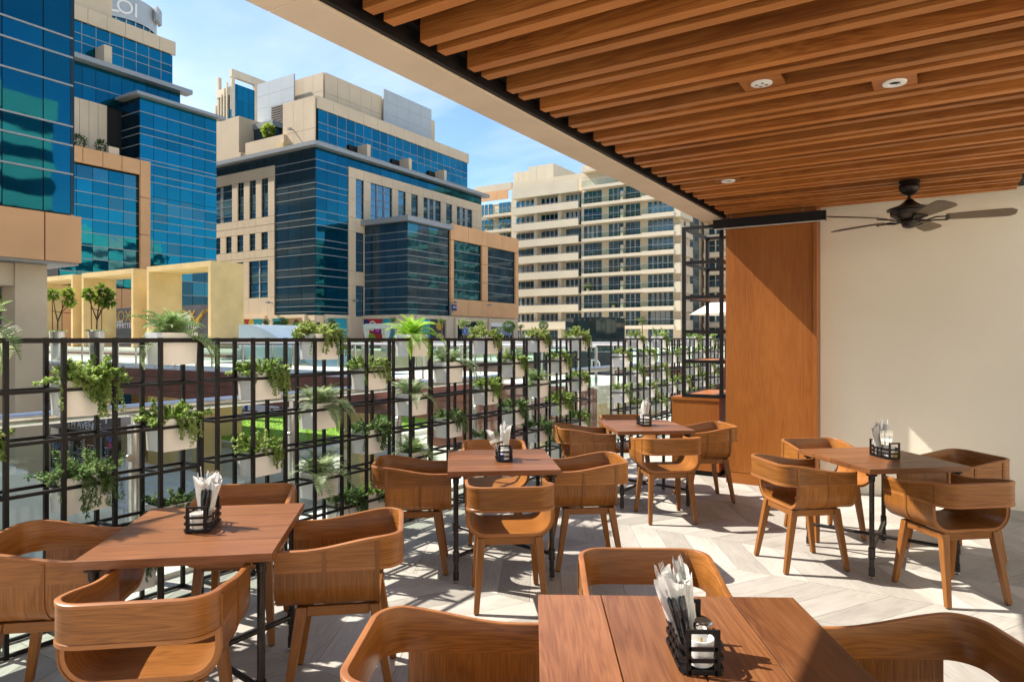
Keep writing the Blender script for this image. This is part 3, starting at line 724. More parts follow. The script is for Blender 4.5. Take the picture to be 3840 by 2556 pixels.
TABLES = {}
def wtable(name, x, y, th, label):
    TABLES[name] = (x, y, th)
    kids(table0) if table0.name not in KIDS else None
    o = table0 if len(TABLES) == 1 else copy_tree(table0)
    o.matrix_basis = T(x, y, 0, th); W[o.name] = T(x, y, 0, th); tag(o, label, 'table', 'wooden bistro tables on black pipe legs')
wtable('A', -2.866, 1.900, R(40.8), 'wooden bistro table at the left, next to the nearest planter screen')
wtable('B', -2.700, 4.112, R(37.4), 'wooden bistro table in the middle, nearest to the planter screens behind it')
wtable('C', -2.540, 6.495, R(37.5), 'farthest wooden bistro table, in front of the low cabinet')
wtable('D', -.406, 5.674, R(40.5), 'dark wooden bistro table beside the cream wall')
wtable('E', -.607, 1.906, R(120.5), 'large wooden bistro table in the right foreground, cut by the frame')
kids(chair0)
used = [False]
def chair(tab, side, dist=None, dx_=0, rz=0, label=''):
    x, y, th = TABLES[tab]; ang = {'p': 0, 'q': 90, '-p': 180, '-q': 270}[side]
    a = th+R(ang); half = PL/2 if side in ('p', '-p') else QW/2
    dist = (half+.245) if dist is None else half+dist
    px, py = x+dist*math.cos(a)-dx_*math.sin(a), y+dist*math.sin(a)+dx_*math.cos(a)
    Mw = T(px, py, 0, a+R(90)+R(rz))         # local +Y faces the table
    o = chair0 if not used[0] else copy_tree(chair0)
    used[0] = True; o.matrix_basis = Mw; W[o.name] = Mw; tag(o, label, 'chair', 'curved wooden tub chairs round the tables')
NM = {'A': 'the left table', 'B': 'the middle table', 'C': 'the farthest table', 'D': 'the table by the cream wall', 'E': 'the foreground table'}
for tb in 'ABCD':
    chair(tb, '-q', .205 if tb == 'A' else None, .015 if tb == 'A' else 0, label='tub chair seen from behind on the near side of %s' % NM[tb])
    chair(tb, '-p', label='tub chair at the left side of %s' % NM[tb])
    chair(tb, 'p', label='tub chair at the right side of %s' % NM[tb])
    chair(tb, 'q', label='tub chair facing the viewer on the far side of %s' % NM[tb])
chair('E', 'q', label='wooden tub chair at the left of the foreground table, cut by the frame')
chair('E', 'p', label='wooden tub chair on the far side of the foreground table, facing the viewer')
chair('E', '-q', label='wooden tub chair at the right of the foreground table, cut by the frame')

def rack(tab, ang, ox=0, oy=0, items=(), where=''):
    x, y, th = TABLES[tab]; x += ox; y += oy; B0 = T(x, y, .7505, ang)
    t = thing('condiment_rack', 'small black strap metal rack on %s' % where, 'rack', B0, 'black racks on the tables'); inst('frame', RACKM, t, B0)
    n = 0
    for it in items:
        kind, lx, ly, tx, ty, rz = it; Mw = B0 @ Matrix.Translation((lx, ly, .006)) @ Matrix.Rotation(R(tx), 4, 'X') @ Matrix.Rotation(R(ty), 4, 'Y') @ Matrix.Rotation(R(rz) if kind != 'sachet' else 0, 4, 'Z')
        n += 1; pos = 'back' if ly > .03 else ('front' if ly < -.03 else 'middle'); sd = 'left' if lx < -.008 else ('right' if lx > .008 else 'centre')
        if kind in ('roll', 'rollk'):
            o = thing('napkin_roll', 'white cutlery napkin, %s %s in the rack on %s' % (pos, sd, where), 'napkin roll', Mw); inst('napkin', NAPM, o, Mw)
            inst('fork', FORKM, o, Mw @ Matrix.Translation((.006, -.004, -.012)) @ Matrix.Rotation(R(20), 4, 'Z'))
            inst('knife', KNIFEM, o, Mw @ Matrix.Translation((-.010, .004, -.008 if kind == 'rollk' else -.03)) @ Matrix.Rotation(R(30), 4, 'Z'))
        elif kind == 'cup':
            o = inst('cup', CUPM, None, Mw); tag(o, 'white china cup in the rack on %s' % where, 'cup')
        elif kind == 'sachet':
            o = ubox('sachet_box', M[rz], lx-.014, lx+.014, ly-.01, ly+.01, .006, .05); o.matrix_basis = B0 @ o.matrix_basis
            tag(o, 'small %s packet low in the rack on %s' % (rz.split('_')[1], where), 'packet')
        elif kind == 'handles':
            o = thing('cutlery_bundle', 'bundle of glossy black cutlery handles leaning in the rack on %s' % where, 'cutlery', Mw)
            for k in range(6):
                a = k*1.05; inst('handle', HANDM, o, Mw @ Matrix.Rotation(R(-3*math.sin(a)), 4, 'X') @ Matrix.Rotation(R(4*math.cos(a)), 4, 'Y') @ Matrix.Translation((.008*math.cos(a), .008*math.sin(a), 0)))
        elif kind == 'forks':
            o = thing('cutlery_bundle', 'bundle of upright steel forks in the rack on %s' % where, 'cutlery', Mw)
            for k in range(5): inst('fork', FORKM, o, Mw @ Matrix.Translation(((k-2)*.008, .004*(k % 2), -.075)) @ Matrix.Rotation(R((k-2)*3), 4, 'Y'))
        elif kind == 'jar':
            o = thing('pepper_jar', 'small glass jar with a dark lid in the rack on %s' % where, 'jar', Mw)
            b_ = MB(); b_.lathe([(0, .002), (.022, .002), (.024, .006), (.024, .082), (.021, .085)], 20); b_.build('glass_body', M['jar'], o, Mw, smooth=True)
            b_ = MB(); b_.lathe([(0, .004), (.021, .004), (.021, .06), (0, .06)], 16); b_.build('contents', M['label_yellow'], o, Mw, smooth=True)
            b_ = MB(); b_.lathe([(.0255, .080), (.0265, .082), (.0265, .096), (.023, .099), (.0, .099)], 20); b_.build('lid_ring', M['chrome'], o, Mw, smooth=True)
            b_ = MB(); b_.lathe([(.0205, .0993), (.019, .1015), (0, .1015)], 20); b_.build('lid_cap', M['louvre'], o, Mw, smooth=True)
rack('E', R(120.5-90), .03, -.066, [('roll', -.016, .060, 5, -17, 20), ('rollk', .022, .062, 4, -12, 120), ('rollk', .004, .032, 6, -15, 210), ('handles', -.012, -.012, -6, -13, 0), ('jar', .022, -.012, 0, 0, 0), ('cup', .004, -.060, 0, 0, 0)], 'the foreground table')
rack('A', R(40.8), -.02, 0, [('roll', .004, .050, 3, 4, 20), ('roll', .018, .012, -3, 9, 140), ('rollk', -.012, .040, 8, -2, 250), ('cup', -.004, -.060, 0, 0, 0), ('handles', .004, -.005, -4, 3, 0)], 'the left table')
rack('B', R(37.4), .03, 0, [('roll', .014, .045, -2, 4, 20), ('rollk', -.004, .055, 2, 1, 140), ('roll', -.02, .02, 3, -22, 250), ('forks', -.022, -.02, 0, -14, 0), ('cup', .006, -.058, 0, 0, 0), ('sachet', -.02, -.085, 0, 0, 'label_blue')], 'the middle table')
rack('C', R(37.5), 0, 0, [('roll', -.012, .045, 0, 7, 20), ('roll', .014, .05, 3, 9, 140), ('roll', -.006, .01, -2, 5, 250), ('cup', .004, -.055, 0, 0, 0)], 'the farthest table')
rack('D', R(40.5), .04, .02, [('rollk', -.022, .05, 3, -6, 20), ('rollk', 0, .05, 3, -2, 140), ('rollk', .022, .045, 2, 5, 250), ('forks', .008, .0, 0, 3, 0), ('cup', .0, -.055, 0, 0, 0), ('sachet', .02, -.087, 1, 0, 'label_yellow')], 'the table by the cream wall')
# ================================================================== PLANTERS AND PLANTS
rnd = random.Random(11)
def planter_mesh():
    b_ = MB(); w0, w1, d0, d1, h = .112, .118, .086, .091, .198    # half sizes bottom/top
    lip = .006
    def ring(w, d, z): return [(-d, -w, z), (d, -w, z), (d, w, z), (-d, w, z)]
    R_ = [ring(w0, d0, 0), ring(w1, d1, h), ring(w1-lip, d1-lip, h), ring(w1-lip-.004, d1-lip-.004, h-.03)]
    for i in range(3):
        for k in range(4): b_.poly([R_[i][k], R_[i][(k+1) % 4], R_[i+1][(k+1) % 4], R_[i+1][k]])
    b_.poly(R_[0][::-1]); return b_.mesh('planter_box', M['planter'])
PLM = planter_mesh()
b_ = MB(); b_.box(-.08, .08, -.107, .107, .12, .172); SOILM = b_.mesh('soil', M['soil'])
def frond_mesh(i, mat):
    r = random.Random(100+i); b_ = MB(); L_ = .30; n = 28
    rise = [1.0, .75, .45, 1.5, .25, 1.25][i % 6]; drop = [.74, .88, 1.05, .48, 1.2, .64][i % 6]
    pts = []; p = Vector((0, 0, 0)); ang = math.atan(rise*1.6); st = L_/n; tw = 0
    for k in range(n+1):
        pts.append(p.copy()); a = ang-drop*1.7*(k/n)**1.35; p = p+Vector((math.cos(a)*st, .0+.12*st*math.sin(i+k*.2), math.sin(a)*st))
    b_.tube(pts[::3]+[pts[-1]], [.0022]*(len(pts[::3]))+[.0006], 4, False)
    for k in range(2, n+1):
        u = k/n; t = (pts[min(k+1, n)]-pts[k-1]).normalized(); side = Vector((-t.y, t.x, 0)).normalized() if abs(t.z) < .99 else Vector((0, 1, 0)); nrm = side.cross(t)
        ln = .078*(math.sin(math.pi*min(1, u*.82+.16))**.8)*(1.03-.72*u**2.2); w = .0050
        for sg in (-1, 1):
            d = (side*sg*.93+t*.40+nrm*(-.18+r.uniform(-.12, .12))).normalized(); o = pts[k]; q = t*w
            m_ = o+d*ln*.5-nrm*.002; e = o+d*ln-nrm*(.008+.1*ln)
            b_.poly([o-q*.55, o+q*.65, m_+q*.75, m_-q*.6]); b_.poly([m_-q*.6, m_+q*.75, e])
    return b_.mesh('frond', mat)
def leaf(b_, o, d, up, ln, w):
    d = d.normalized(); s = d.cross(up)
    if s.length < 1e-3: s = Vector((1, 0, 0))
    s.normalize(); n_ = s.cross(d)
    m_ = o+d*ln*.45; e = o+d*ln-n_*ln*.12; f = n_*ln*.10
    b_.poly([o, m_-s*w+f, e]); b_.poly([o, e, m_+s*w+f])
def vine_mesh(i, mat, hang, slim=False):
    r = random.Random(300+i*7+(50 if hang else 0)); b_ = MB(); n = 14 if hang else 11
    L_ = r.uniform(.16, .26) if hang else r.uniform(.09, .15)
    p = Vector((0, 0, 0)); pts = []; a = r.uniform(.2, .9) if hang else r.uniform(.35, 1.25); st = L_/n; cur = r.uniform(-.4, .4)
    for k in range(n+1):
        pts.append(p.copy()); u = k/n
        aa = a-(a+1.45)*min(1, u*2.2) if hang else a-.9*u
        p = p+Vector((math.cos(aa)*st*(1 if u < .5 or not hang else .35), cur*st*math.sin(u*5+i), math.sin(aa)*st))
    b_.tube(pts, [.0016]*n+[.0006], 3, False)
    for k in range(1, n+1):
        t = (pts[k]-pts[k-1]).normalized()
        for rep in range(5 if hang else 7):
            o = pts[k-1].lerp(pts[k], r.random()); th = r.uniform(0, 6.28)
            s = t.orthogonal().normalized(); s2 = t.cross(s); d = (s*math.cos(th)+s2*math.sin(th))*.85+t*r.uniform(.1, .7)+Vector((0, 0, -.25 if hang else .25))
            ln = r.uniform(.015, .026); leaf(b_, o, d, Vector((r.uniform(-.5, .5), r.uniform(-.5, .5), 1)), ln, ln*(.21 if slim else .31))
    return b_.mesh('vine' if hang else 'sprig', mat)
FR = {k: [frond_mesh(i, M[k]) for i in range(6)] for k in ('fern', 'fern_bright', 'fern_pale')}
VI = {k: [vine_mesh(i, M[k], True, k == 'ivy_dark') for i in range(5)] for k in ('ivy', 'ivy_light', 'ivy_dark')}
SP = {k: [vine_mesh(i, M[k], False, k == 'ivy_dark') for i in range(5)] for k in ('ivy', 'ivy_light', 'ivy_dark')}
ROW = {6: 'top row', 5: 'second row', 4: 'third row', 3: 'fourth row', 2: 'fifth row', 1: 'lowest row'}
SCN = ['the nearest planter screen', 'the second planter screen', 'the third planter screen', 'the screen past the gap', 'the farthest screen']
ORD = ['first', 'second', 'third', 'fourth', 'fifth', 'sixth']
PLANTS = []   # (screen, cell, level, kind, vigour)
def add(s, c, k, kind, vig=1.0): PLANTS.append((s, c, k, kind, vig))
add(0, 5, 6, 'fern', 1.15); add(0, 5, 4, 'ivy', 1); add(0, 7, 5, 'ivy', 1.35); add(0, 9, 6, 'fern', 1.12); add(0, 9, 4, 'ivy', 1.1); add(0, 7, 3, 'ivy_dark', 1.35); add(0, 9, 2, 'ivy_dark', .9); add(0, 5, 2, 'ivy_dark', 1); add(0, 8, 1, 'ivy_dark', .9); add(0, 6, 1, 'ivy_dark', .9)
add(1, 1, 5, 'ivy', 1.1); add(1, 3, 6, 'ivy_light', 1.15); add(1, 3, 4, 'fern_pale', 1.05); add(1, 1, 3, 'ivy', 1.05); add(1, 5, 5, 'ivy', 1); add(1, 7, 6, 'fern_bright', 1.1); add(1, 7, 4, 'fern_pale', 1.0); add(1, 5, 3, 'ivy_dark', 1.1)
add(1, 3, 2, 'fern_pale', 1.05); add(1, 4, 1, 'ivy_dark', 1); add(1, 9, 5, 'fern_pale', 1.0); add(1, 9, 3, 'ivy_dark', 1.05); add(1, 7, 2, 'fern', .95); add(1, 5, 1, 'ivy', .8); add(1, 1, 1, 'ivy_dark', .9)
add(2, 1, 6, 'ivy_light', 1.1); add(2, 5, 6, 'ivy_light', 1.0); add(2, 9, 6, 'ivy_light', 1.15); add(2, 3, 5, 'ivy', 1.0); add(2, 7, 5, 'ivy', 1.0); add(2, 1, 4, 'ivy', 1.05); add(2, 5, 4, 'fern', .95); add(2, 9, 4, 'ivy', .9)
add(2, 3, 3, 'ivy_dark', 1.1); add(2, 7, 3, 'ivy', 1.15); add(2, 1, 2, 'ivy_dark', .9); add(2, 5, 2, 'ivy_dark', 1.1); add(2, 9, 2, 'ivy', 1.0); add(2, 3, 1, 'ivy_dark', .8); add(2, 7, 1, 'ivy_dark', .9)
for s in (3, 4):
    for c, ks in ((0, (5, 3, 1)), (2, (6, 4, 2)), (4, (5, 3)), (6, (6, 4, 2)), (8, (5, 3))):
        for k in ks: add(s, c, k, rnd.choice(['ivy', 'ivy_light', 'ivy']), 1.0)
byrow = {}
for p in sorted(PLANTS): byrow.setdefault((p[0], p[2]), []).append(p[1])
def rotz(a): return Matrix.Rotation(a, 4, 'Z')
for s, c, k, kind, vig in PLANTS:
    y0_, p, nc, _ = SCR[s]; yc = y0_+p*(c+.5); xc = XL-TU-DEP/2+.012; zt = ZR(k)+.047; zb = zt-.198
    order = ORD[byrow[(s, k)].index(c)]; fern = kind.startswith('fern')
    kindw = {'fern': 'green fern', 'fern_bright': 'bright young fern', 'fern_pale': 'grey-green fern', 'ivy': 'trailing green plant', 'ivy_light': 'pale trailing plant', 'ivy_dark': 'dark fine-leaved plant'}[kind]
    t = thing('potted_fern' if fern else 'potted_trailer', '%s in the %s box, %s, %s' % (kindw, order, ROW[k], SCN[s]), 'potted plant', T(xc, yc, zb), 'planted white boxes hung in the screens')
    B0 = T(xc, yc, zb); inst('planter_box', PLM, t, B0); inst('soil', SOILM, t, B0)
    if fern:
        n = 44
        for i in range(n):
            a = i*2.399+rnd.uniform(-.3, .3); lvl = i/n
            m_ = FR[kind][3 if lvl < .22 else (5 if lvl < .45 else (0 if lvl < .7 else (1 if lvl < .9 else 2)))]
            sc = vig*rnd.uniform(.55, .85)
            inst('frond', m_, t, B0 @ Matrix.Translation((rnd.uniform(-.025, .025), rnd.uniform(-.06, .06), .172)) @ rotz(a) @ Matrix.Rotation(rnd.uniform(-.25, .25), 4, 'X') @ Matrix.Scale(sc, 4))
        for i in range(5 if vig > 1 else 3):     # long fronds that hang over the front and right
            a = rnd.choice([0.0, .6, -.7, 1.3, -1.5, 2.2])+rnd.uniform(-.3, .3)
            inst('frond', FR[kind][rnd.choice([2, 4])], t, B0 @ Matrix.Translation((rnd.uniform(-.02, .05), rnd.uniform(-.07, .08), .178)) @ rotz(a) @ Matrix.Rotation(.25, 4, 'Y') @ Matrix.Scale(vig*1.12, 4))
    else:
        far_ = s >= 3; n1 = 14 if far_ else 62; n2 = 8 if far_ else 24
        for i in range(n1):
            x, y = rnd.uniform(-.07, .07), rnd.uniform(-.10, .10); a = math.atan2(y, x*1.2)+rnd.uniform(-.9, .9)
            inst('sprig', SP[kind][rnd.randrange(5)], t, B0 @ Matrix.Translation((x, y, .170)) @ rotz(a) @ Matrix.Rotation(rnd.uniform(-.75, .15), 4, 'Y') @ Matrix.Scale(vig*rnd.uniform(.7, 1.05)*(1.3 if far_ else 1), 4))
        for i in range(n2):
            if i < n2*.8: x, y, a = .072, rnd.triangular(-.06, .118, .10), rnd.uniform(-.5, .6)
            elif i < n2*.92: x, y, a = rnd.uniform(-.04, .07), .11, 1.57+rnd.uniform(-.6, .3)
            else: x, y, a = .06, -.10, rnd.uniform(-1.2, -.3)
            inst('vine', VI[kind][rnd.randrange(5)], t, B0 @ Matrix.Translation((x, y, .182)) @ rotz(a) @ Matrix.Scale(vig*rnd.uniform(.35, .88)*(1.2 if far_ else 1), 4))
# ================================================================== CITY: ground, plaza, buildings
def slab(name, mat, x0, x1, y0, y1, z0, z1): return struct(ubox(name, mat, x0, x1, y0, y1, z0, z1))
struct(ubox('ground', M['asphalt'], -1500, 1500, -1500, 1500, -6.5, -5.3))
slab('plaza_floor', M['paving'], -110, -4.9, -40, 58, -5.296, -5.0)
slab('upper_plaza', M['deck'], -260, 120, 56, 116, -5.29, .30)
slab('east_plaza', M['deck'], -27, 60, 33, 55.99, -5.29, .30)
slab('west_landing', M['deck'], -70, -34.3, 17.0, 30.2, -.05, .30)
slab('landing_wall', M['concrete'], -70, -34.31, 17.3, 17.7, -5.0, -.052)
slab('landing_pier', M['yellow'], -41.2, -40.85, 27.35, 29.8, -5.0, -.052); slab('landing_pier', M['yellow'], -36.0, -34.45, 19.6, 21.2, -5.0, -.052); slab('landing_pier', M['yellow'], -50.2, -49.75, 27.35, 29.8, -5.0, -.052)
slab('portal_platform', M['deck'], -69.9, -36.4, 26.2, 30.1, .301, .93)
for i in range(3): slab('step', M['fascia'] if i % 2 else M['deck'], -69.8, -36.5, 25.2+.33*i, 26.19, .302+.001*i, .45+.16*i)
bridge = slab('bridge_deck', M['deck'], -34.29, -8.0, 17.0, 22.4, -.2, .30)
fsc = thing('bridge_fascia', 'brown boarded side of the footbridge above the lawn', 'bridge', T(-20, 17, -.5))
for k in range(4):
    ubox('board', M['fascia'], -34.29, -8.0, 16.93, 16.99, .262-.30*(k+1)+.012, .262-.30*k, fsc)
    ubox('board', M['fascia'], -34.29, -8.0, 22.41, 22.47, .262-.30*(k+1)+.012, .262-.30*k, fsc)
ubox('underside', M['concrete'], -34.2, -8.1, 17.1, 22.3, -.9, -.21, fsc)
for x in (-30, -20, -11): ubox('column', M['yellow'], x, x+.9, 19.2, 20.1, -5, -.91, fsc)
slab('plaza_edge_wall', M['fascia'], -27.02, 60, 32.9, 32.99, -5, .22)
slab('upper_edge_wall', M['concrete'], -110, -27.1, 55.9, 55.99, -5, .25)
# lawn
lw = ubox('lawn', M['lawn'], -50, -31.0, 26.5, 52, -4.99, -4.93); struct(lw)
gb = MB(); rg = random.Random(5)
for _ in range(14000):
    x, y = rg.uniform(-50, -31.05), rg.uniform(26.55, 52); a = rg.uniform(0, 6.28); h = rg.uniform(.05, .11); w = .035
    gb.poly([(x-w*math.cos(a), y-w*math.sin(a), -4.935), (x+w*math.cos(a), y+w*math.sin(a), -4.935), (x+rg.uniform(-.05, .05), y+rg.uniform(-.05, .05), -4.93+h)])
M['grass'] = plain('grass_blades', (.31, .50, .045), .8, 0, .3, .8)
go = gb.build('grass', M['grass']); stuff(go); tag(go, 'short bright green grass of the sunken lawn', 'grass')
for a in ((-50.6, -30.4, 25.9, 26.49), (-50.6, -30.4, 52.01, 52.6)): slab('lawn_kerb', M['deck'], a[0], a[1], a[2], a[3], -5, -4.72)
slab('lawn_kerb', M['deck'], -30.99, -30.4, 26.5, 52, -5, -4.72)
for k in range(4): slab('lawn_step', M['deck'], -56+.4*k, -50.7, 24+.5*k, 25.88, -4.999+.001*k, -4.90+.13*k-.0)
for k in range(7): slab('stair_step', M['deck'], -32, -23, 13.4+.38*k, 16.9, -4.998+.001*k, -4.86+.16*k)
for k in range(14): slab('flight_step', M['deck'], -26.4, -24, 8.6+.32*k, 8.6+.32*(k+1), -5, -1.9-.2*k)

# generic facade pieces --------------------------------------------------------------
def fb(name, mat, pl, c, u0, u1, z0, z1, d0, d1, par, rot=None):
    if pl == 'X': return ubox(name, mat, c+d0, c+d1, u0, u1, z0, z1, par, rot)
    return ubox(name, mat, u0, u1, c-d1, c-d0, z0, z1, par, rot)
rf = random.Random(21)
def curtain(par, pl, c, us, zs, mat, tilt=.22, g=.022, hb=True, vb=False, bm=None, altmat=None):
    bm = bm or M['alu']
    us = sorted(us); zs = sorted(zs)
    fb('backing', M['dark'], pl, c, us[0], us[-1], zs[0], zs[-1], -.10, -.03, par)
    for i in range(len(us)-1):
        for j in range(len(zs)-1):
            ax = 'Z'; rot = Matrix.Rotation(R(rf.uniform(-tilt, tilt)), 4, 'Z') @ Matrix.Rotation(R(rf.uniform(-tilt, tilt)), 4, 'Y' if pl == 'X' else 'X')
            fb('pane', mat if not altmat or rf.random() < .7 else altmat, pl, c, us[i]+g, us[i+1]-g, zs[j]+g, zs[j+1]-g, -.02, .02, par, rot)
    if hb:
        for z in zs[1:-1]: fb('mullion', bm, pl, c, us[0], us[-1], z-.04, z+.04, .0, .06, par)
    if vb:
        for u in us[1:-1]: fb('mullion', bm, pl, c, u-.03, u+.03, zs[0], zs[-1], .0, .055, par)
def cladding(par, pl, c, us, zs, holes, mat, d=.16, g=.018):
    us = sorted(us); zs = sorted(zs)
    for i in range(len(us)-1):
        for j in range(len(zs)-1):
            um, zm = (us[i]+us[i+1])/2, (zs[j]+zs[j+1])/2
            if any(h[0]-.01 < um < h[1]+.01 and h[2]-.01 < zm < h[3]+.01 for h in holes): continue
            fb('cladding_panel', mat, pl, c, us[i]+g, us[i+1]-g, zs[j]+g, zs[j+1]-g, 0, d, par)
def window(par, pl, c, u0, u1, z0, z1, vs_, hs, mat, bm=None, rec=-.12, name='window'):
    """glass with a child grid of bars"""
    o = fb(name, mat, pl, c, u0, u1, z0, z1, rec-.06, rec, par, Matrix.Rotation(R(rf.uniform(-.25, .25)), 4, 'Z') if True else None)
    bm = bm or M['alu']
    for k in range(1, vs_): u = u0+(u1-u0)*k/vs_; fb('glazing_bar', bm, pl, c, u-.022, u+.022, z0, z1, rec+.02, rec+.09, o)
    for h in hs: z = z0+(z1-z0)*h; fb('glazing_bar', bm, pl, c, u0, u1, z-.025, z+.025, rec+.02, rec+.10, o)
    return o
def fixme(): pass
def lin(a, b, n): return [a+(b-a)*i/n for i in range(n+1)]
def floors(z0, z1, h=4.0, fr=(0, .28, .72), top=None):
    zs = []; z = z0
    while z < z1-.4:
        for f in fr:
            if z+f*h < z1-.3: zs.append(z+f*h)
        z += h
    return sorted(set([z0]+zs+[z1]))
def refl_wall(): pass

# ------------------------------------------------------------------ near left building on columns
L1 = thing('glass_office_block', 'blue mirror glass office block on columns at the left edge', 'building', T(-40, 8, -5))
LX1 = -33.4; ye = onX(272, LX1)
ubox('core', M['dark'], -60, LX1-.12, -25, ye-.12, 5.3, 18.4, L1)
zs = [7.21, 9.03, 10.33, 11.19, 13.04, 14.31, 15.18, 17.03, 18.5]
us = [onX(161, LX1)-1.55*k for k in range(8)]+[ye]
curtain(L1, 'X', LX1, us, zs, M['glass_deep'], .12)
fb('corner_post', M['glass_black'], 'X', LX1, ye-.10, ye+.06, 7.2, 18.5, -.4, .04, L1)
uf = onX(308, -32.9); uj = onX(168, -32.9)
cladding(L1, 'X', -33.1, [uj-2.6*k for k in range(8)]+[uf], [4.98, 7.12], [], M['orange'], .2, .03)
ubox('soffit', M['alu'], -60, -33.11, -25, uf-.05, 4.9, 5.25, L1)
for y0_ in (13.5, 8.0, 2.5):
    ubox('column', M['concrete'], -35.3, -34.0, y0_, y0_+1.25, -5, 4.89, L1)
    ubox('column', M['concrete'], -43.3, -42.0, y0_, y0_+1.25, -5, 4.89, L1)
ubox('cross_beam', M['concrete'], -35.2, -34.1, -20, 13.49, 3.9, 4.88, L1)
# shop under the landing with its lettering
shop = thing('lower_shop', 'dark shop front with white lettering and a city skyline print under the landing', 'shop', T(-38, 17, -5))
def sx(px): return onY(px, 17.0)
def sz(px, py): return zY(px, py, 17.0)
x0, x1 = sx(186), sx(432)
ubox('front', M['glass_black'], x0, x1, 17.05, 17.28, -5, sz(300, 1618), shop)
ubox('sign_board', M['poster_dark'], x0-.1, x1+.1, 16.99, 17.2, sz(300, 1614), sz(300, 1508), shop)
text('THE LOFT', 1.25, TXY((x0+x1)/2, 16.98, sz(300, 1546)), M['white_p'], shop, ext=.02)
text('FIFTH AVENUE', .50, TXY((x0+x1)/2, 16.98, sz(300, 1592)), M['white_p'], shop, ext=.02, sx=1.2)
for px in (258, 312, 378): ubox('door_frame', M['alu'], sx(px)-.06, sx(px)+.06, 17.0, 17.04, -5, sz(px, 1622), shop)
ubox('door_rail', M['alu'], sx(258), sx(378), 17.005, 17.035, sz(300, 1700)-.05, sz(300, 1700)+.05, shop)
rr = random.Random(3); lb_ = MB()
for b0 in range(16):
    bx_ = x0+.3+(x1-x0-.9)*b0/16+rr.uniform(-.1, .1); bh = rr.uniform(.7, 1.7)
    if b0 == 8: bh = 2.0
    for i in range(4):
        for k in range(int(bh/.12)):
            if rr.random() < .72: X = bx_+i*.085; Z = -4.9+k*.12; lb_.poly([(X, 17.02, Z), (X+.05, 17.02, Z), (X+.05, 17.02, Z+.06), (X, 17.02, Z+.06)])
stuff(lb_.build('skyline_print', M['white_p'], shop))
for px, py1, py2 in ((212, 1670, 1694), (412, 1645, 1667)):
    text('Nail', .42, TXY(sx(px), 16.99, sz(px, py1)), M['blue_p'], shop, shear=.3); text('Spa', .42, TXY(sx(px)+.1, 16.99, sz(px, py2)), M['pink_p'], shop, shear=.3)
for px in (205, 330, 455): pass

# ------------------------------------------------------------------ second left building
L2 = thing('stepped_glass_building', 'stepped blue glass building with terracotta frame behind the ochre portals', 'building', T(-80, 40, 0))
CXL = -70.7; yc = onX(524, CXL); yr = onX(812, CXL)
ubox('core', M['dark'], -118, CXL-.12, yc+.12, yr-.12, -5, 26.5, L2)
ubox('rear_wall', M['cream_b'], -118, CXL-.2, yr-.11, yr, -5, 26.5, L2)
for k in range(7): ubox('unseen_rear_band', M['glass_teal'], -117, CXL-1, yr+.002, yr+.03, -3.4+4.1*k, -.8+4.1*k, L2)  # unseen rear, banded to lighten its reflection in the main building's glass
zl = [27.05-.28]
z = 27.05-.28
tz = [zX(524, 357+d, CXL) for d in (0,)]
def zc(cy): return zX(524, cy/1.823, CXL)      # levels read along the corner
zsL = sorted([zc(c) for c in (662, 760, 862, 912, 985, 1080, 1108, 1180, 1230, 1330, 1365, 1445, 1500, 1560, 1640, 1720, 1800, 1900, 2000)]+[.0])
zlo = [z for z in zsL if z < 10.5]; zmid = [z for z in zsL if zlo[-1] <= z < 17]; zhi = [z for z in zsL if z >= zmid[-1]]
curtain(L2, 'X', CXL, lin(yc, yr, 6), zlo, M['glass_dark'], .3, altmat=M['glass_teal']); curtain(L2, 'X', CXL, lin(yc, yr, 6), zmid, M['glass_blue'], .3, altmat=M['glass_teal']); curtain(L2, 'X', CXL, lin(yc, yr, 6), zhi, M['glass_blue'], .18)  # lower panes darker and mixed: city reflections painted into the glass colour
xl = onY(390, yc)
curtain(L2, 'Y', yc, lin(xl, CXL, 3), [z for z in zsL if z > 15], M['glass_dark'], .2)
def cornice(par, pl, c, u0, u1, z0, z1, d=.9, mat=None): fb('cornice', mat or M['alu'], pl, c, u0, u1, z0, z1, -.3, d, par)
cornice(L2, 'X', CXL, yc-.7, yr+.7, zc(661), zc(640), .8); cornice(L2, 'Y', yc, xl-.3, CXL-.31, zc(661)+.01, zc(640)-.01, .8)
# middle tier
Y2 = onX(676, -74.0); zt0, zt1 = 25.4, 29.6
ubox('middle_core', M['dark'], -117, -74.15, 30, Y2-.1, 14, 29.5, L2)
yb0 = onX(255, -74.0); yb1 = onX(392, -74.0)
curtain(L2, 'X', -74.0, lin(yb0, Y2, 9), [zX(392, 398, -74), 27.4, 29.6], M['glass_deep'], .12)
cornice(L2, 'X', -74.0, yb0, Y2+.9, 29.61, 30.1, 1.0)
cladding(L2, 'X', -73.8, lin(yb0, onX(398, -73.8), 4), [zX(330, 520, -73.8)-1, 18.5, 21.2, zX(392, 398, -74)-.02], [], M['cream'], .2)
# top tier with cream band
Y3 = onX(647, -76.0); yt0 = onX(250, -76.0)
ubox('top_core', M['dark'], -117, -76.15, 30, Y3-.1, 29.6, 36, L2)
curtain(L2, 'X', -76.0, lin(yt0, Y3, 8), [30.1, 31.0, 32.4, 33.3, 34.55], M['glass_blue'], .15, vb=True)
cladding(L2, 'X', -76.0, lin(yt0, Y3+.25, 6), [34.56, 36.15], [], M['cream'], .25)
ubox('plant_room', M['cream'], -112, -76.5, 30, onX(420, -76.5), 36.16, 47, L2)
fb('fin_wall', M['cream'], 'X', -75.0, onX(392, -75)-.5, onX(392, -75)+.3, 30.0, 32.3, -.9, .9, L2)
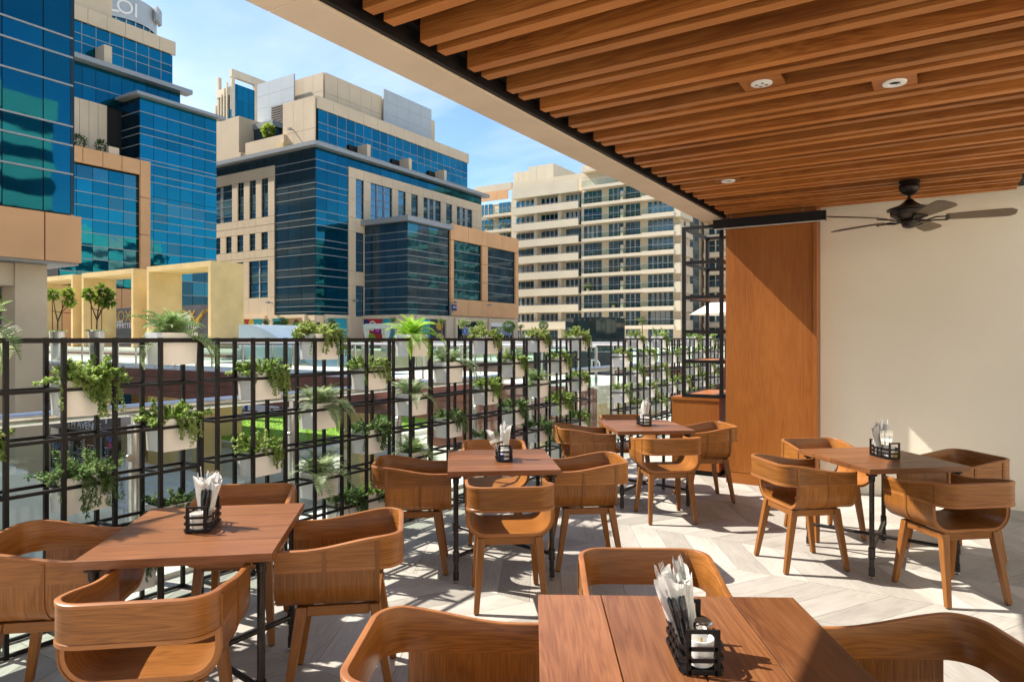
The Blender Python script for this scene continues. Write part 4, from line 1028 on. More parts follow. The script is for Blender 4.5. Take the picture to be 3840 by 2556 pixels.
# terracotta frame in front
XO = -69.3; u0, u1, u2 = onX(230, XO), onX(524, XO), onX(563, XO)
zo1 = zX(520, 598, XO); zo0 = zX(520, 655, XO)
ubox('frame_core', M['dark'], -72, XO-.6, u0, u2-.35, -5, zo1-.2, L2)
cladding(L2, 'X', XO-.2, lin(u0, u1, 4), [zo0, zo1], [], M['orange'], .3, .03); cladding(L2, 'X', XO-.2, [u1, u2], lin(4.6, zo1, 4), [], M['orange'], .3, .03)
cladding(L2, 'X', XO-.2, lin(u0, u1, 4), [.3, 4.0, 6.6], [], M['orange'], .25, .03)
curtain(L2, 'X', XO-.35, lin(u0, u1, 5), lin(6.7, zo0-.1, 9), M['glass_blue'], .4, altmat=M['glass_teal'])
ubox('lower_glass', M['glass_dark'], XO-.30, XO-.24, u0, u2, -5, .28, L2)
tp = fb('terrace_parapet', M['cream'], 'X', XO, u1-3, u1-2, zo1, zo1+.7, -.6, -.1, L2)
pk = 0
for px in (298, 381):
    yv = onX(px, XO-1.0)
    bq = MB(); r2 = random.Random(px)
    for _ in range(300):
        v = Vector((r2.gauss(0, 1), r2.gauss(0, 1), r2.gauss(0, 1))).normalized()*r2.uniform(.3, .62); leaf(bq, v, v+Vector((r2.uniform(-1, 1),)*3)*.3, Vector((0, 0, 1)), .22, .08)
    t = thing('terrace_shrub', 'round green shrub on the terrace above the terracotta frame, %s one' % ('left' if px < 300 else 'right'), 'shrub', T(XO-1, yv, zo1)); bq.build('foliage', M['topiary'], t, T(XO-1, yv, zo1+.75))
    q_ = MB(); q_.lathe([(0, 0), (.3, 0), (.38, .45), (0, .45)], 12); q_.build('pot', M['concrete'], t, T(XO-1, yv, zo1))
# printed hoarding seen through the portals
hd = thing('printed_hoarding', 'dark hoarding with amber and white lettering seen through the ochre portals', 'hoarding', T(-60, 33, 0))
hy = 33.6
def hx(px): return onY(px, hy)
def hz(px, py): return zY(px, py, hy)
xa, xb = hx(405), hx(800)
ubox('board', M['grey_p'], xa, xb, hy, hy+.1, .95, hz(460, 1155), hd)
for px in (405, 640):
    wd = hx(px+140)-hx(px); X = hx(px+60)
    text('BOX', 1.45, TXY(hx(px+52), hy-.01, hz(px+52, 1188)), M['gold_p'], hd, sx=1.05)
    text('Reebok', .42, TXY(hx(px+42), hy-.012, hz(px+42, 1206)), M['white_p'], hd)
    text('COMMITTED', .66, TXY(hx(px+54), hy-.014, hz(px+54, 1222)), M['white_p'], hd)
    o = text('FITNESS', .46, TXY(hx(px+118), hy-.016, hz(px+118, 1188)) @ Matrix.Rotation(R(52), 4, 'Z'), M['dark'], hd)
    b_ = MB(); b_.poly([(hx(px+80), hy-.006, hz(px, 1215)), (hx(px+128), hy-.006, hz(px, 1160)), (hx(px+140), hy-.006, hz(px, 1168)), (hx(px+96), hy-.006, hz(px, 1225))]); b_.build('amber_stripe', M['gold_p'], hd)
    b_ = MB(); b_.poly([(hx(px+5), hy-.004, hz(px, 1255)), (hx(px+70), hy-.004, hz(px, 1225)), (hx(px+120), hy-.004, hz(px, 1262))]); b_.build('dark_wedge', M['poster_dark'], hd)

# ------------------------------------------------------------------ ochre portals
for i, px in enumerate((790, 500, 273)):
    xr = onY(px, 27.3); w = 7.5 if i == 0 else 7.4
    t = thing('ochre_portal', 'ochre rendered portal frame, %s of the row' % ('nearest and tallest-looking' if i == 0 else 'middle' if i == 1 else 'farthest and partly hidden'), 'portal', T(xr-w/2, 28.5, .93), 'ochre portal frames in a row')
    dpt = 2.5
    ubox('jamb', M['yellow'], xr-.28, xr, 27.3, 27.3+dpt, .931, 6.72, t); ubox('jamb', M['yellow'], xr-w, xr-w+.28, 27.3, 27.3+dpt, .931, 6.72, t)
    ubox('lintel', M['yellow'], xr-w+.281, xr-.281, 27.302, 27.3+dpt-.002, 6.36, 6.718, t)

# ------------------------------------------------------------------ main building
MB_ = thing('main_office_building', 'large cream and blue glass office building in the centre', 'building', T(-80, 75, .3))
XM, YM = -69.9, onX(1183, -69.9)
ymr = onX(1805, XM); xml = onY(740, YM)
ubox('core', M['dark'], xml, XM-.2, YM+.2, ymr, .3, 26.8, MB_)
# corner glazing
uc = onX(1305, XM); xcl = onY(1032, YM)
zco = [4.7]+[zX(1183, 200+c/1.4258, XM) for c in (1380, 1350, 1310, 1240, 1185, 1145, 1070, 1028, 990, 915, 880, 838, 765, 722, 690, 610, 565)]+[26.75]
zco = sorted(zco)
curtain(MB_, 'X', XM, lin(YM, uc, 3), zco, M['glass_deep'], .18)
curtain(MB_, 'Y', YM, lin(xcl, XM, 3), zco, M['glass_navy'], .2)
curtain(MB_, 'X', XM, lin(uc+.01, ymr, 15), [25.5, 26.75], M['glass_deep'], .15); curtain(MB_, 'Y', YM, lin(xml, xcl-.01, 9), [25.5, 26.75], M['glass_navy'], .15)
cornice(MB_, 'X', XM, YM-1.0, ymr+1.2, 26.8, 27.35, 1.0); cornice(MB_, 'Y', YM, xml-.5, XM-.31, 26.81, 27.34, 1.0)
# right cream wall
wr = [(1332, 1362), (1388, 1468), (1491, 1519), (1540, 1565), (1586, 1651), (1671, 1693), (1711, 1768)]
wu = [(onX(a, XM), onX(b, XM)) for a, b in wr]
us = [uc]+[u for p_ in wu for u in p_]+[ymr, (wu[-1][1]+ymr)/2]
us += [(wu[1][0]+wu[1][1])/2, (wu[4][0]+wu[4][1])/2]
us_top = sorted(set(us))
holes = [(a, b, 18.5, 24.0) for a, b in wu]
cladding(MB_, 'X', XM-.02, us_top, [16.5, 18.5, 21.2, 24.0, 25.45], holes, M['cream'])
for i, (a, b) in enumerate(wu): window(MB_, 'X', XM, a, b, 18.5, 24.0, 3 if b-a > 4 else (2 if b-a > 2.2 else 1), (.16, .42, .60, .84), M['glass_win'] if i < 4 else M['glass_win'])
a, b = wu[0]; hol = [(a, b, 11.0, 16.5), (a, b, 2.0, 9.0)]
cladding(MB_, 'X', XM-.02, [uc, a, b, wu[1][0], wu[1][0]+4], [.3, 2.0, 4.6, 9.0, 11.0, 16.5], hol, M['cream'])
window(MB_, 'X', XM, a, b, 11.0, 16.5, 1, (.2, .5, .8), M['glass_win']); window(MB_, 'X', XM, a, b, 2.0, 9.0, 1, (.15, .3, .5, .7, .85), M['glass_win'])
# left cream wall, three bands of windows
def band(z0, z1, wins, extra=(), mat=None):
    wu = [(onY(a, YM), onY(b, YM), c, d) for a, b, c, d in wins]
    us = sorted(set([xml, xcl]+[w[0] for w in wu]+[w[1] for w in wu]+[onY(e, YM) for e in extra])); zs = sorted(set([z0, z1]+[w[2] for w in wu]+[w[3] for w in wu]))
    cladding(MB_, 'Y', YM-.02, us, zs, wu, M['cream'])
    for a, b, c, d in wu: window(MB_, 'Y', YM, a, b, c, d, 2 if b-a > 4 else 1, (.16, .42, .60, .84) if d-c > 4 else (.3, .7), M['glass_win'])
band(17.4, 25.45, [(790, 874, 18.5, 23.9), (895, 918, 18.5, 23.9), (939, 963, 18.5, 23.9), (984, 1009, 18.5, 23.9)], (1020,))
band(12.9, 17.38, [(767, 788, 14, 16.4), (809, 830, 14, 16.4), (851, 872, 14, 16.4), (893, 916, 14, 16.4), (939, 961, 14, 16.4), (983, 1008, 14, 16.4)], (1020,))
band(.3, 12.88, [(893, 916, 7.3, 12.5), (937, 1008, 7.3, 12.5)], (830, 851, 872, 1020, 972))
# projecting front block
yf = onX(1365, XM); XF = onY(1528, yf); yfr = onX(1679, XF)
ubox('front_core', M['dark'], XM-.1, XF-.2, yf+.2, onX(1945, XF+.3)-.15, .3, 17.6, MB_)
zf = sorted([zX(1528, 200+c/1.4258, XF) for c in (1395, 1365, 1330, 1300, 1245, 1205, 1170, 1110, 1078, 1045, 990, 950, 900)])
curtain(MB_, 'X', XF, lin(yf, yfr, 4), zf, M['glass_navy'], .35, altmat=M['glass_teal']); curtain(MB_, 'Y', yf, lin(XM, XF, 4), zf, M['glass_navy'], .2)
cornice(MB_, 'X', XF, yf-.8, yfr+.3, zf[-1]+.06, zf[-1]+.75, .8); cornice(MB_, 'Y', yf, XM-.3, XF-.31, zf[-1]+.07, zf[-1]+.74, .8)
# terracotta frame at the right
yo0, yo1 = yfr+.32, onX(1945, XF+.3); q1, q2, q3, q4 = (onX(p_, XF+.3) for p_ in (1703, 1808, 1830, 1933))
cladding(MB_, 'X', XF, [yo0, q1, (q1+q2)/2, q2, q3, (q3+q4)/2, yo1], [16.2, 18.6], [], M['orange'], .3, .03)
cladding(MB_, 'X', XF, [yo0, q1, (q1+q2)/2, q2, q3, (q3+q4)/2, yo1], [4.95, 7.5], [], M['orange'], .3, .03)
for a, b in ((yo0, q1), (q2, q3), (q4, yo1)): cladding(MB_, 'X', XF, [a, b], lin(7.51, 16.19, 3), [], M['orange'], .29, .03)
curtain(MB_, 'X', XF-.15, lin(q1, q2, 5), lin(7.5, 16.2, 6), M['glass_teal'], .4); curtain(MB_, 'X', XF-.15, lin(q3, q4, 4), lin(7.5, 16.2, 6), M['glass_navy'], .3)
# set-back storey
XP, YP = -72.4, 64.5; ypr = onX(1756, XP)
ubox('penthouse_core', M['dark'], onY(1060, YP), XP-.2, YP+.2, ypr, 27, 34.4, MB_)
curtain(MB_, 'X', XP, lin(YP+.3, ypr-.3, 20), [27.36, 28.7, 30.2, 31.2, 33.0], M['glass_blue'], .12, vb=True)
cladding(MB_, 'X', XP-.02, lin(YP, ypr, 12), [33.02, 34.75], [], M['cream'], .2)
xp0 = onY(1065, YP); cladding(MB_, 'Y', YP-.02, lin(xp0, XP-.03, 3), [27.0, 30.3, 34.74], [], M['cream'], .2)
for px in (1368, 1524, 1656):
    yv = onX(px, XP+1.4); ubox('fin_wall', M['cream'], XP+.3, XP+2.2, yv-.35, yv+.35, 27.36, 29.6, MB_); ubox('niche', M['dark'], XP+.08, XP+.3, yv-2.0, yv-.4, 27.4, 29.4, MB_)
# plant storeys
YT = 70.2; XT = onY(1216, YT); yt1 = onX(1430, XT); xt0 = onY(1104, YT)
ubox('plant_core', M['cream'], xt0+.2, XT-.2, YT+.2, yt1+14, 34, 40.6, MB_)
cladding(MB_, 'X', XT-.02, lin(YT, yt1, 5), [34.4, 37.8, 40.75], [], M['cream'], .2); cladding(MB_, 'Y', YT-.02, lin(xt0, XT-.03, 3), [34.4, 38.0, 40.74], [], M['cream'], .2)
cladding(MB_, 'X', XT+.5, lin(yt1-.2, onX(1614, XT+.5), 4), lin(34.2, 41.9, 4), [], M['grey_clad'], .25, .012)
YG = 69.3; xg0, xg1 = onY(970, YG), onY(1107, YG)
cladding(MB_, 'Y', YG, lin(xg0, xg1, 3), lin(27.4, 41.3, 7), [], M['grey_clad'], .25, .012)
for k in range(14): ubox('louvre_blade', M['louvre'], onY(1018, YG-.3), onY(1064, YG-.3), YG-.42, YG-.27, 33.1+.36*k-.9, 33.3+.36*k-.9, MB_)
# stepped cream blocks at the left of the roof
YB_ = 64.0
def blk(name, pxa, pxb, pya, pyb, dep, mat, off=0):
    y = YB_+off; ubox(name, mat, onY(pxa, y), onY(pxb, y), y, y+dep, zY((pxa+pxb)/2, pyb, y), zY((pxa+pxb)/2, pya, y), MB_)
blk('roof_block', 740, 896, 456, 622, 8, M['cream'], .6); blk('roof_block', 896, 930, 458, 622, 6, M['cream'], 2.4)
blk('roof_parapet', 920, 1064, 520, 575, .5, M['cream'], -.2); blk('roof_window', 930, 1030, 560, 600, .3, M['glass_navy'], -.1); blk('roof_room', 925, 1020, 484, 540, 4, M['glass_navy'], 3.2); blk('roof_slab', 920, 1022, 462, 483, 5, M['alu'], 3.0)
blk('roof_fin', 1036, 1062, 536, 568, .8, M['yellow'], -.9); blk('roof_fin', 888, 902, 572, 606, .8, M['cream'], -.9)
# lamps on brackets
for pl, c, px, py in (('Y', YM, 1105-80, 1135), ('Y', YP, 1106, 490), ('X', XF+.3, 1693, 1134), ('X', XF+.3, 1822, 1144), ('X', XM, 1318, 1128)):
    u = onY(px, c) if pl == 'Y' else onX(px, c); z = zY(px, py, c) if pl == 'Y' else zX(px, py, c)
    fb('floodlight', M['alu'], pl, c, u-.25, u+.25, z-.12, z+.12, .7, 1.1, MB_); fb('lamp_bracket', M['alu'], pl, c, u-.05, u+.05, z-.05, z+.05, .16, .7, MB_)
# printed shop posters at ground level
def poster(pl, c, pa, pb, parts, label, z0=.5, z1=4.35):
    U = (lambda p_: onY(p_, c)) if pl == 'Y' else (lambda p_: onX(p_, c))
    u0, u1 = U(pa), U(pb); um = (u0+u1)/2
    t = thing('shop_poster', label, 'poster', T(um, c, z0) if pl == 'Y' else T(c, um, z0))
    fr = .45
    for a, b, e, f_ in ((u0-fr, u0, z0-.2, z1+fr), (u1, u1+fr, z0-.2, z1+fr)): fb('surround', M['cream'], pl, c, a, b, e, f_, .16, .5, t)
    fb('surround', M['cream'], pl, c, u0, u1, z1, z1+fr, .16, .498, t)
    for f0, f1, mat in parts['cols']: fb('print', M[mat], pl, c, u0+(u1-u0)*f0, u0+(u1-u0)*f1, z0, z1, .16, .20, t)
    for f, g_, rx, rz, mat in parts.get('blobs', ()):
        b_ = MB(); n = 20; uc_, zc_ = u0+(u1-u0)*f, z0+(z1-z0)*g_
        k = .205+.004*(parts['blobs'].index((f, g_, rx, rz, mat))+1)
        P = []
        for i in range(n):
            a = 2*math.pi*i/n; uu, zz = uc_+rx*math.cos(a), zc_+rz*math.sin(a)
            uu = min(max(uu, u0+.02), u1-.02); zz = min(max(zz, z0+.02), z1-.02)
            P.append((uu, c-k, zz) if pl == 'Y' else (c+k, uu, zz))
        b_.poly(P); b_.build('print_shape', M[mat], t)
    return t, U
ring = lambda f: [(f, .70, .42, .46, 'white_p'), (f, .70, .24, .26, 'turq')]
poster('Y', YM, 905, 995, {'cols': [(0, .56, 'red'), (.56, 1, 'turq')], 'blobs': [(.10, .72, .7, 1.2, 'lime'), (.47, .80, .6, .9, 'yel'), (.12, .30, .8, .8, 'yel'), (.40, .30, .75, .8, 'white_p'), (.36, .34, .25, .35, 'red'), (.44, .28, .2, .3, 'navy')]+ring(.74)}, 'turquoise shop poster with fruit at the left of the main building')
poster('Y', YM, 1030, 1144, {'cols': [(0, .42, 'turq'), (.42, .52, 'lime'), (.52, 1, 'brick')], 'blobs': ring(.1)+[(.76, .45, .95, 1.9, 'hair'), (.77, .62, .42, .75, 'skinp'), (.79, .52, .12, .05, 'red'), (.78, .12, 1.0, .6, 'lime')]}, 'turquoise shop poster with a red-haired woman against bricks')
poster('X', XM, 1220, 1296, {'cols': [(0, 1, 'turq')], 'blobs': ring(.12)}, 'plain turquoise shop poster below the blue corner glass')
poster('Y', yf, 1364, 1490, {'cols': [(0, .6, 'red'), (.6, 1, 'turq')], 'blobs': [(.1, .8, .8, .7, 'navy'), (.3, .75, .7, .7, 'white_p'), (.3, .75, .5, .5, 'red'), (.45, .6, .7, .6, 'navy'), (.45, .6, .45, .4, 'pink_p'), (.25, .3, .9, .7, 'lime'), (.15, .5, .4, .5, 'yel'), (.52, .25, .5, .6, 'red')]+ring(.72)}, 'red and turquoise candy poster on the projecting block')
poster('X', XF, 1560, 1664, {'cols': [(0, .45, 'turq'), (.45, 1, 'poster_dark')], 'blobs': ring(.1)+[(.8, .75, .8, .6, 'gold_p'), (.82, .25, 1.0, .9, 'skinp'), (.8, .2, .7, .5, 'blue_p')]}, 'half turquoise half dark shop poster left of the blue shop sign')
fb('ground_wall', M['cream'], 'Y', YM, xml, XM, .3, 4.68, 0, .158, MB_); fb('ground_wall', M['cream'], 'X', XM, YM, yf, .3, 4.68, 0, .158, MB_); fb('ground_wall', M['cream'], 'Y', yf, XM, XF, .3, 4.9, 0, .158, MB_); fb('ground_wall', M['cream'], 'X', XF, yf, yo1, .3, 4.9, 0, .158, MB_)
# two small shops with blue lettering
for pa, pb, s, lb in ((1706, 1802, 'mobidya', 'shop window with blue script lettering, left of the pair'), (1832, 1918, '\u0645\u0648\u0628\u064a\u0644\u064a', 'shop window with blue script lettering under a roller shutter, right of the pair')):
    c = XF; u0, u1 = onX(pa, c), onX(pb, c); t = thing('shop_window', lb, 'shop window', T(c, (u0+u1)/2, .3))
    fb('glass', M['glass_black'], 'X', c, u0, u1, .3, 4.2, .16, .20, t)
    for a, b in ((u0-.5, u0), (u1, u1+.5)): fb('surround', M['cream'], 'X', c, a, b, .3, 4.75, .16, .5, t)
    fb('surround', M['cream'], 'X', c, u0, u1, 4.2, 4.75, .16, .49, t)
    if pa > 1800: fb('shutter', M['white_metal'], 'X', c, u0, u1-.4, 3.5, 4.19, .2, .34, t)
    fb('sign_panel', M['alu'], 'X', c, u0+(u1-u0)*.22, u1-.3, 2.1, 3.35, .21, .30, t)
    text(s, 1.15, TXX(c+.32, u0+(u1-u0)*.62, 2.75), M['blue_p'], t, ext=.02, shear=.15)
    b_ = MB(); b_.lathe([(0, .02), (.55, .02), (.55, 0)], 20); b_.build('round_logo', M['blue_p'], t, TXX(c+.315, u0+(u1-u0)*.29, 2.72)); text('A', .8, TXX(c+.35, u0+(u1-u0)*.29, 2.72), M['white_p'], t)
    for k in range(6): fb('lattice_bar', M['alu'], 'X', c, u0+(u1-u0)*k/6+.1, u0+(u1-u0)*k/6+.2, .4, 1.9, .21, .25, t)
sg = thing('blue_wall_sign', 'small dark blue hanging sign with white digits on the terracotta band', 'sign', T(XF+.6, onX(1702, XF+.6), 5.8))
ys_ = onX(1702, XF+.6); fb('board', M['navy'], 'X', XF+.6, ys_-.55, ys_+.55, zX(1702, 1164, XF+.6), zX(1702, 1142, XF+.6), .0, .15, sg); text('0010', .42, TXX(XF+.78, ys_, zX(1702, 1152, XF+.6)), M['white_p'], sg)
fb('bracket', M['alu'], 'X', XF+.6, ys_-.7, ys_-.6, 4.9, 6.9, -.3, .05, sg)
rt = thing('roof_tree', 'small light green tree on the stepped roof of the main building', 'tree', T(onY(1006, 66.5), 66.5, 31))
bq = MB(); r2 = random.Random(77)
for _ in range(700):
    v = Vector((r2.gauss(0, 1), r2.gauss(0, 1), r2.gauss(0, 1))).normalized()*r2.uniform(.4, 1.0); leaf(bq, Vector((v.x*.85, v.y*.85, v.z)), v, Vector((0, 0, 1)), .4, .08)
bq.build('crown', M['tree'], rt, T(onY(1006, 66.5), 66.5, zY(1006, 490, 66.5)))
q_ = MB(); q_.tube([(0, 0, 0), (.05, 0, 2)], .08, 7); q_.build('trunk', M['bark'], rt, T(onY(1006, 66.5), 66.5, zY(1006, 520, 66.5)))
# ------------------------------------------------------------------ towers behind
RT = thing('round_tower', 'pale round tower with raised lettering far behind the left building', 'tower', T(*atD(436, 220), 0))
rx_, ry_ = atD(436, 220); ztp = 108
b_ = MB(); b_.lathe([(0, ztp), (11.6, ztp), (11.6, ztp-7.5)], 48); b_.build('crown_wall', M['grey_clad'], RT, T(rx_, ry_, 0), smooth=True)
b_ = MB(); b_.lathe([(11.2, ztp-7.5), (11.2, ztp-14)], 48); b_.build('window_ring', M['glass_teal'], RT, T(rx_, ry_, 0), smooth=True)
b_ = MB(); b_.lathe([(11.6, ztp-14), (11.6, 0)], 48); b_.build('shaft', M['grey_clad'], RT, T(rx_, ry_, 0), smooth=True)
for k in range(26):
    a = 2*math.pi*k/26; ubox('mullion', M['grey_clad'], rx_+11.3*math.cos(a)-.12, rx_+11.3*math.cos(a)+.12, ry_+11.3*math.sin(a)-.12, ry_+11.3*math.sin(a)+.12, ztp-14, ztp-7.5, RT)
av = math.atan2(-ry_, -rx_)
for k, (ch, da) in enumerate((('L', -.30), ('O', -.05), ('I', .22))):
    a = av+da*1.0+.25; text(ch, 6.2, Matrix.Translation((rx_+11.75*math.cos(a), ry_+11.75*math.sin(a), ztp-4.2)) @ Matrix.Rotation(a+R(90), 4, 'Z') @ Matrix.Rotation(R(90), 4, 'X'), M['white_metal'], RT, ext=.15)
for k in range(6):
    a = av+1.05+.07*k; x, y = rx_+12.6*math.cos(a), ry_+12.6*math.sin(a); ubox('roof_fin', M['grey_clad'], x-.9, x+.9, y-.15, y+.15, ztp-4, ztp+.4, RT)
T2 = thing('blue_tower', 'distant blue glass tower with white crown frame behind the main building', 'tower', T(-162, 118, 0))
Xb = -158.6; yb = onX(869, Xb); ye_ = onX(1010, Xb); xw = onY(812, yb)
ubox('core', M['dark'], xw, Xb-.3, yb+.3, ye_, 0, 68, T2)
curtain(T2, 'X', Xb, lin(yb, ye_, 7), lin(20, 69, 12), M['glass_blue'], .1, vb=True, bm=M['glass_deep']); curtain(T2, 'Y', yb, lin(xw, Xb, 3), lin(20, 62, 6), M['glass_teal'], .1)
for x, y in ((Xb-.8, yb), (Xb-.8, yb+7), (xw, yb), (Xb-.8, ye_-1)): ubox('crown_post', M['cream_b'], x, x+.9, y, y+.9, 60, 71.5, T2)
ubox('crown_beam', M['cream_b'], Xb-.9, Xb+.2, yb-.1, ye_, 70.6, 72.6, T2); ubox('crown_beam', M['cream_b'], xw, Xb-.91, yb-.1, yb+1, 66, 68, T2)
for k in range(5): ubox('rib', M['cream_b'], xw+1.2*k, xw+1.2*k+.35, yb-.5, yb-.02, 20, 64+1.3*k, T2)
for z in (47, 52.5): ubox('balcony', M['cream_b'], Xb-4, Xb+1.2, yb-1.4, yb+3, z, z+1.3, T2)

def crown_mesh(seed, rad, n, ln, w, mat, squash=.85, rag=.35):
    r = random.Random(seed); b_ = MB()
    cl_ = [(Vector((r.gauss(0, 1), r.gauss(0, 1), r.gauss(0, .8))).normalized()*rad*r.uniform(.25, .7), rad*r.uniform(.3, .5)) for _ in range(9)]
    for _ in range(n):
        c, cr_ = r.choice(cl_); v = Vector((r.gauss(0, 1), r.gauss(0, 1), r.gauss(0, 1))).normalized(); o = c+v*cr_*r.uniform(.55, 1.0); o.z *= squash
        leaf(b_, o, v+Vector((r.uniform(-1, 1), r.uniform(-1, 1), r.uniform(-.6, .8)))*.8, Vector((0, 0, 1)), ln*r.uniform(.7, 1.2), w)
    return b_.mesh('crown', mat)
OLV0 = crown_mesh(44, 1.0, 500, .3, .07, M['olive'])
# ------------------------------------------------------------------ apartment building
AP = thing('apartment_block', 'cream apartment block with long balconies behind the concrete beam', 'building', T(-60, 120, .3))
YA = 117.0; FH = 3.25
def ax_(px): return onY(px, YA)
xe = ax_(2556); xs = ax_(1790)
ubox('core', M['cream_b'], ax_(1915), xe-.02, YA+.3, YA+22, .3, 30.5, AP)
ubox('left_core', M['cream_b'], xs-6, ax_(1917), YA+3.6, YA+22, .3, 30.0, AP)
def apwin(x0, x1, y, z0, z1, nv, mat):
    return window(AP, 'Y', y, x0, x1, z0, z1, nv, (.28, .62), mat, M['alu'], .04)
# left wing with solid parapets
lw_ = [(1934, 2005), (2028, 2094), (2121, 2184)]
for k in range(-1, 9):
    zb_ = 3.4+FH*k
    if k >= 0:
        ubox('parapet', M['ivory'], onY(1921, YA-1.5), onY(2168, YA-1.5), YA-1.5, YA-1.32, zb_, zb_+(1.4 if k < 8 else 2.3), AP)
        ubox('balcony_slab', M['cream_b'], onY(1921, YA-1.5), ax_(2184), YA-1.3, YA+.28, zb_-.02, zb_+.22, AP)
        if k < 8: ubox('handrail', M['alu'], onY(1921, YA-1.5), onY(2168, YA-1.5), YA-1.48, YA-1.42, zb_+1.55, zb_+1.61, AP)
    if k < 8:
        for i, (a, b) in enumerate(lw_): apwin(ax_(a), ax_(b), YA+.28, max(.5, zb_+.25), zb_+3.0, 4, M['glass_apt'] if k < 6 else M['glass_teal'])
        for px in (2016, 2106): ubox('dividing_wall', M['ivory'], ax_(px)-.35, ax_(px)+.35, YA-.9, YA+.27, max(.3, zb_+.23), zb_+3.2, AP)
# right wing with thin slabs and glass rails
rw_ = [(2194, 2260, 4), (2287, 2341, 3), (2350, 2404, 3), (2434, 2527, 5)]
for k in range(0, 10):
    zs_ = 3.35+FH*k
    y0_ = YA-2.2
    ubox('balcony_slab', M['cream_b'], onY(2180, y0_), onY(2406, y0_), y0_, YA-.42, zs_, zs_+.55, AP); ubox('balcony_slab', M['cream_b'], onY(2406, y0_-.7), onY(2527, y0_-.7), y0_-.7, YA-.42, zs_-.12, zs_+.60, AP)
    if k < 9:
        ubox('glass_rail', M['clear'], onY(2180, y0_), onY(2406, y0_), y0_+.05, y0_+.09, zs_+.56, zs_+1.5, AP); ubox('glass_rail', M['clear'], onY(2407, y0_-.7), onY(2527, y0_-.7), y0_-.65, y0_-.61, zs_+.61, zs_+1.55, AP)
        ubox('handrail', M['alu'], onY(2180, y0_), onY(2406, y0_), y0_+.03, y0_+.11, zs_+1.51, zs_+1.57, AP); ubox('handrail', M['alu'], onY(2407, y0_-.7), onY(2527, y0_-.7), y0_-.67, y0_-.59, zs_+1.56, zs_+1.62, AP)
        for px in (2345,): ubox('dividing_wall', M['ivory'], ax_(px)-.25, ax_(px)+.25, YA-1.7, YA-.42, zs_+.56, zs_+2.2, AP)
        ubox('corner_parapet', M['ivory'], onY(2527, YA-2.8), onY(2552, YA-2.8), YA-2.8, YA+4, zs_-.3, zs_+1.5, AP)
    for a, b, nv in rw_: apwin(ax_(a), ax_(b), YA-.40, max(.4, zs_-FH+.6), zs_-.1, nv, M['glass_teal'] if k > 6 else M['glass_apt'])
ubox('right_wing_core', M['cream_b'], ax_(2184), xe-.03, YA-.42, YA+.29, .3, 32.6, AP)
cladding(AP, 'Y', YA-.43, lin(ax_(2186), ax_(2420), 7), [30.2, 31.9, 34.3], [], M['cream_b'], .12)
# roof blocks
yk = 125.0
for pa, pb, py, dep, off in ((1927, 1984, 640, 8, 0), (1983, 2077, 612, 10, -1.5)):
    cladding(AP, 'Y', yk+off, lin(onY(pa, yk+off), onY(pb, yk+off), 3), [30.4, 34.0, zY(pb, py, yk+off)], [], M['ivory'], .15)
    ubox('roof_room', M['ivory'], onY(pa, yk+off), onY(pb, yk+off)-.01, yk+off+.02, yk+off+dep, 30.4, zY(pb, py, yk+off)-.02, AP)
ubox('roof_parapet', M['ivory'], ax_(1925), ax_(2180), YA+.5, YA+.8, 30.6, 33.2, AP)
# far left bay with terracotta top
yl = YA+3.4
cladding(AP, 'Y', yl-.8, lin(onY(1795, yl), onY(1914, yl), 3), [zY(1850, 756, yl), zY(1850, 722, yl)], [], M['orange'], .2)
ubox('roof_band', M['ivory'], onY(1785, yl), onY(1922, yl), yl-.5, yl+.3, zY(1850, 720, yl), zY(1850, 695, yl), AP)
for k in range(0, 8):
    z0 = 6.6+FH*k-2.0
    for a, b in ((1803, 1846), (1871, 1913)): apwin(onY(a, yl), onY(b, yl), yl+.1, z0+.3, z0+2.8, 3, M['glass_teal'])
    ubox('balcony_slab', M['cream_b'], onY(1812, yl-2), onY(1914, yl-2), yl-2, yl+.05, z0-.4, z0+.15, AP)
    ubox('glass_rail', M['clear'], onY(1812, yl-2), onY(1914, yl-2), yl-1.98, yl-1.94, z0+.16, z0+1.1, AP); ubox('handrail', M['alu'], onY(1812, yl-2), onY(1914, yl-2), yl-2.0, yl-1.92, z0+1.11, z0+1.17, AP)
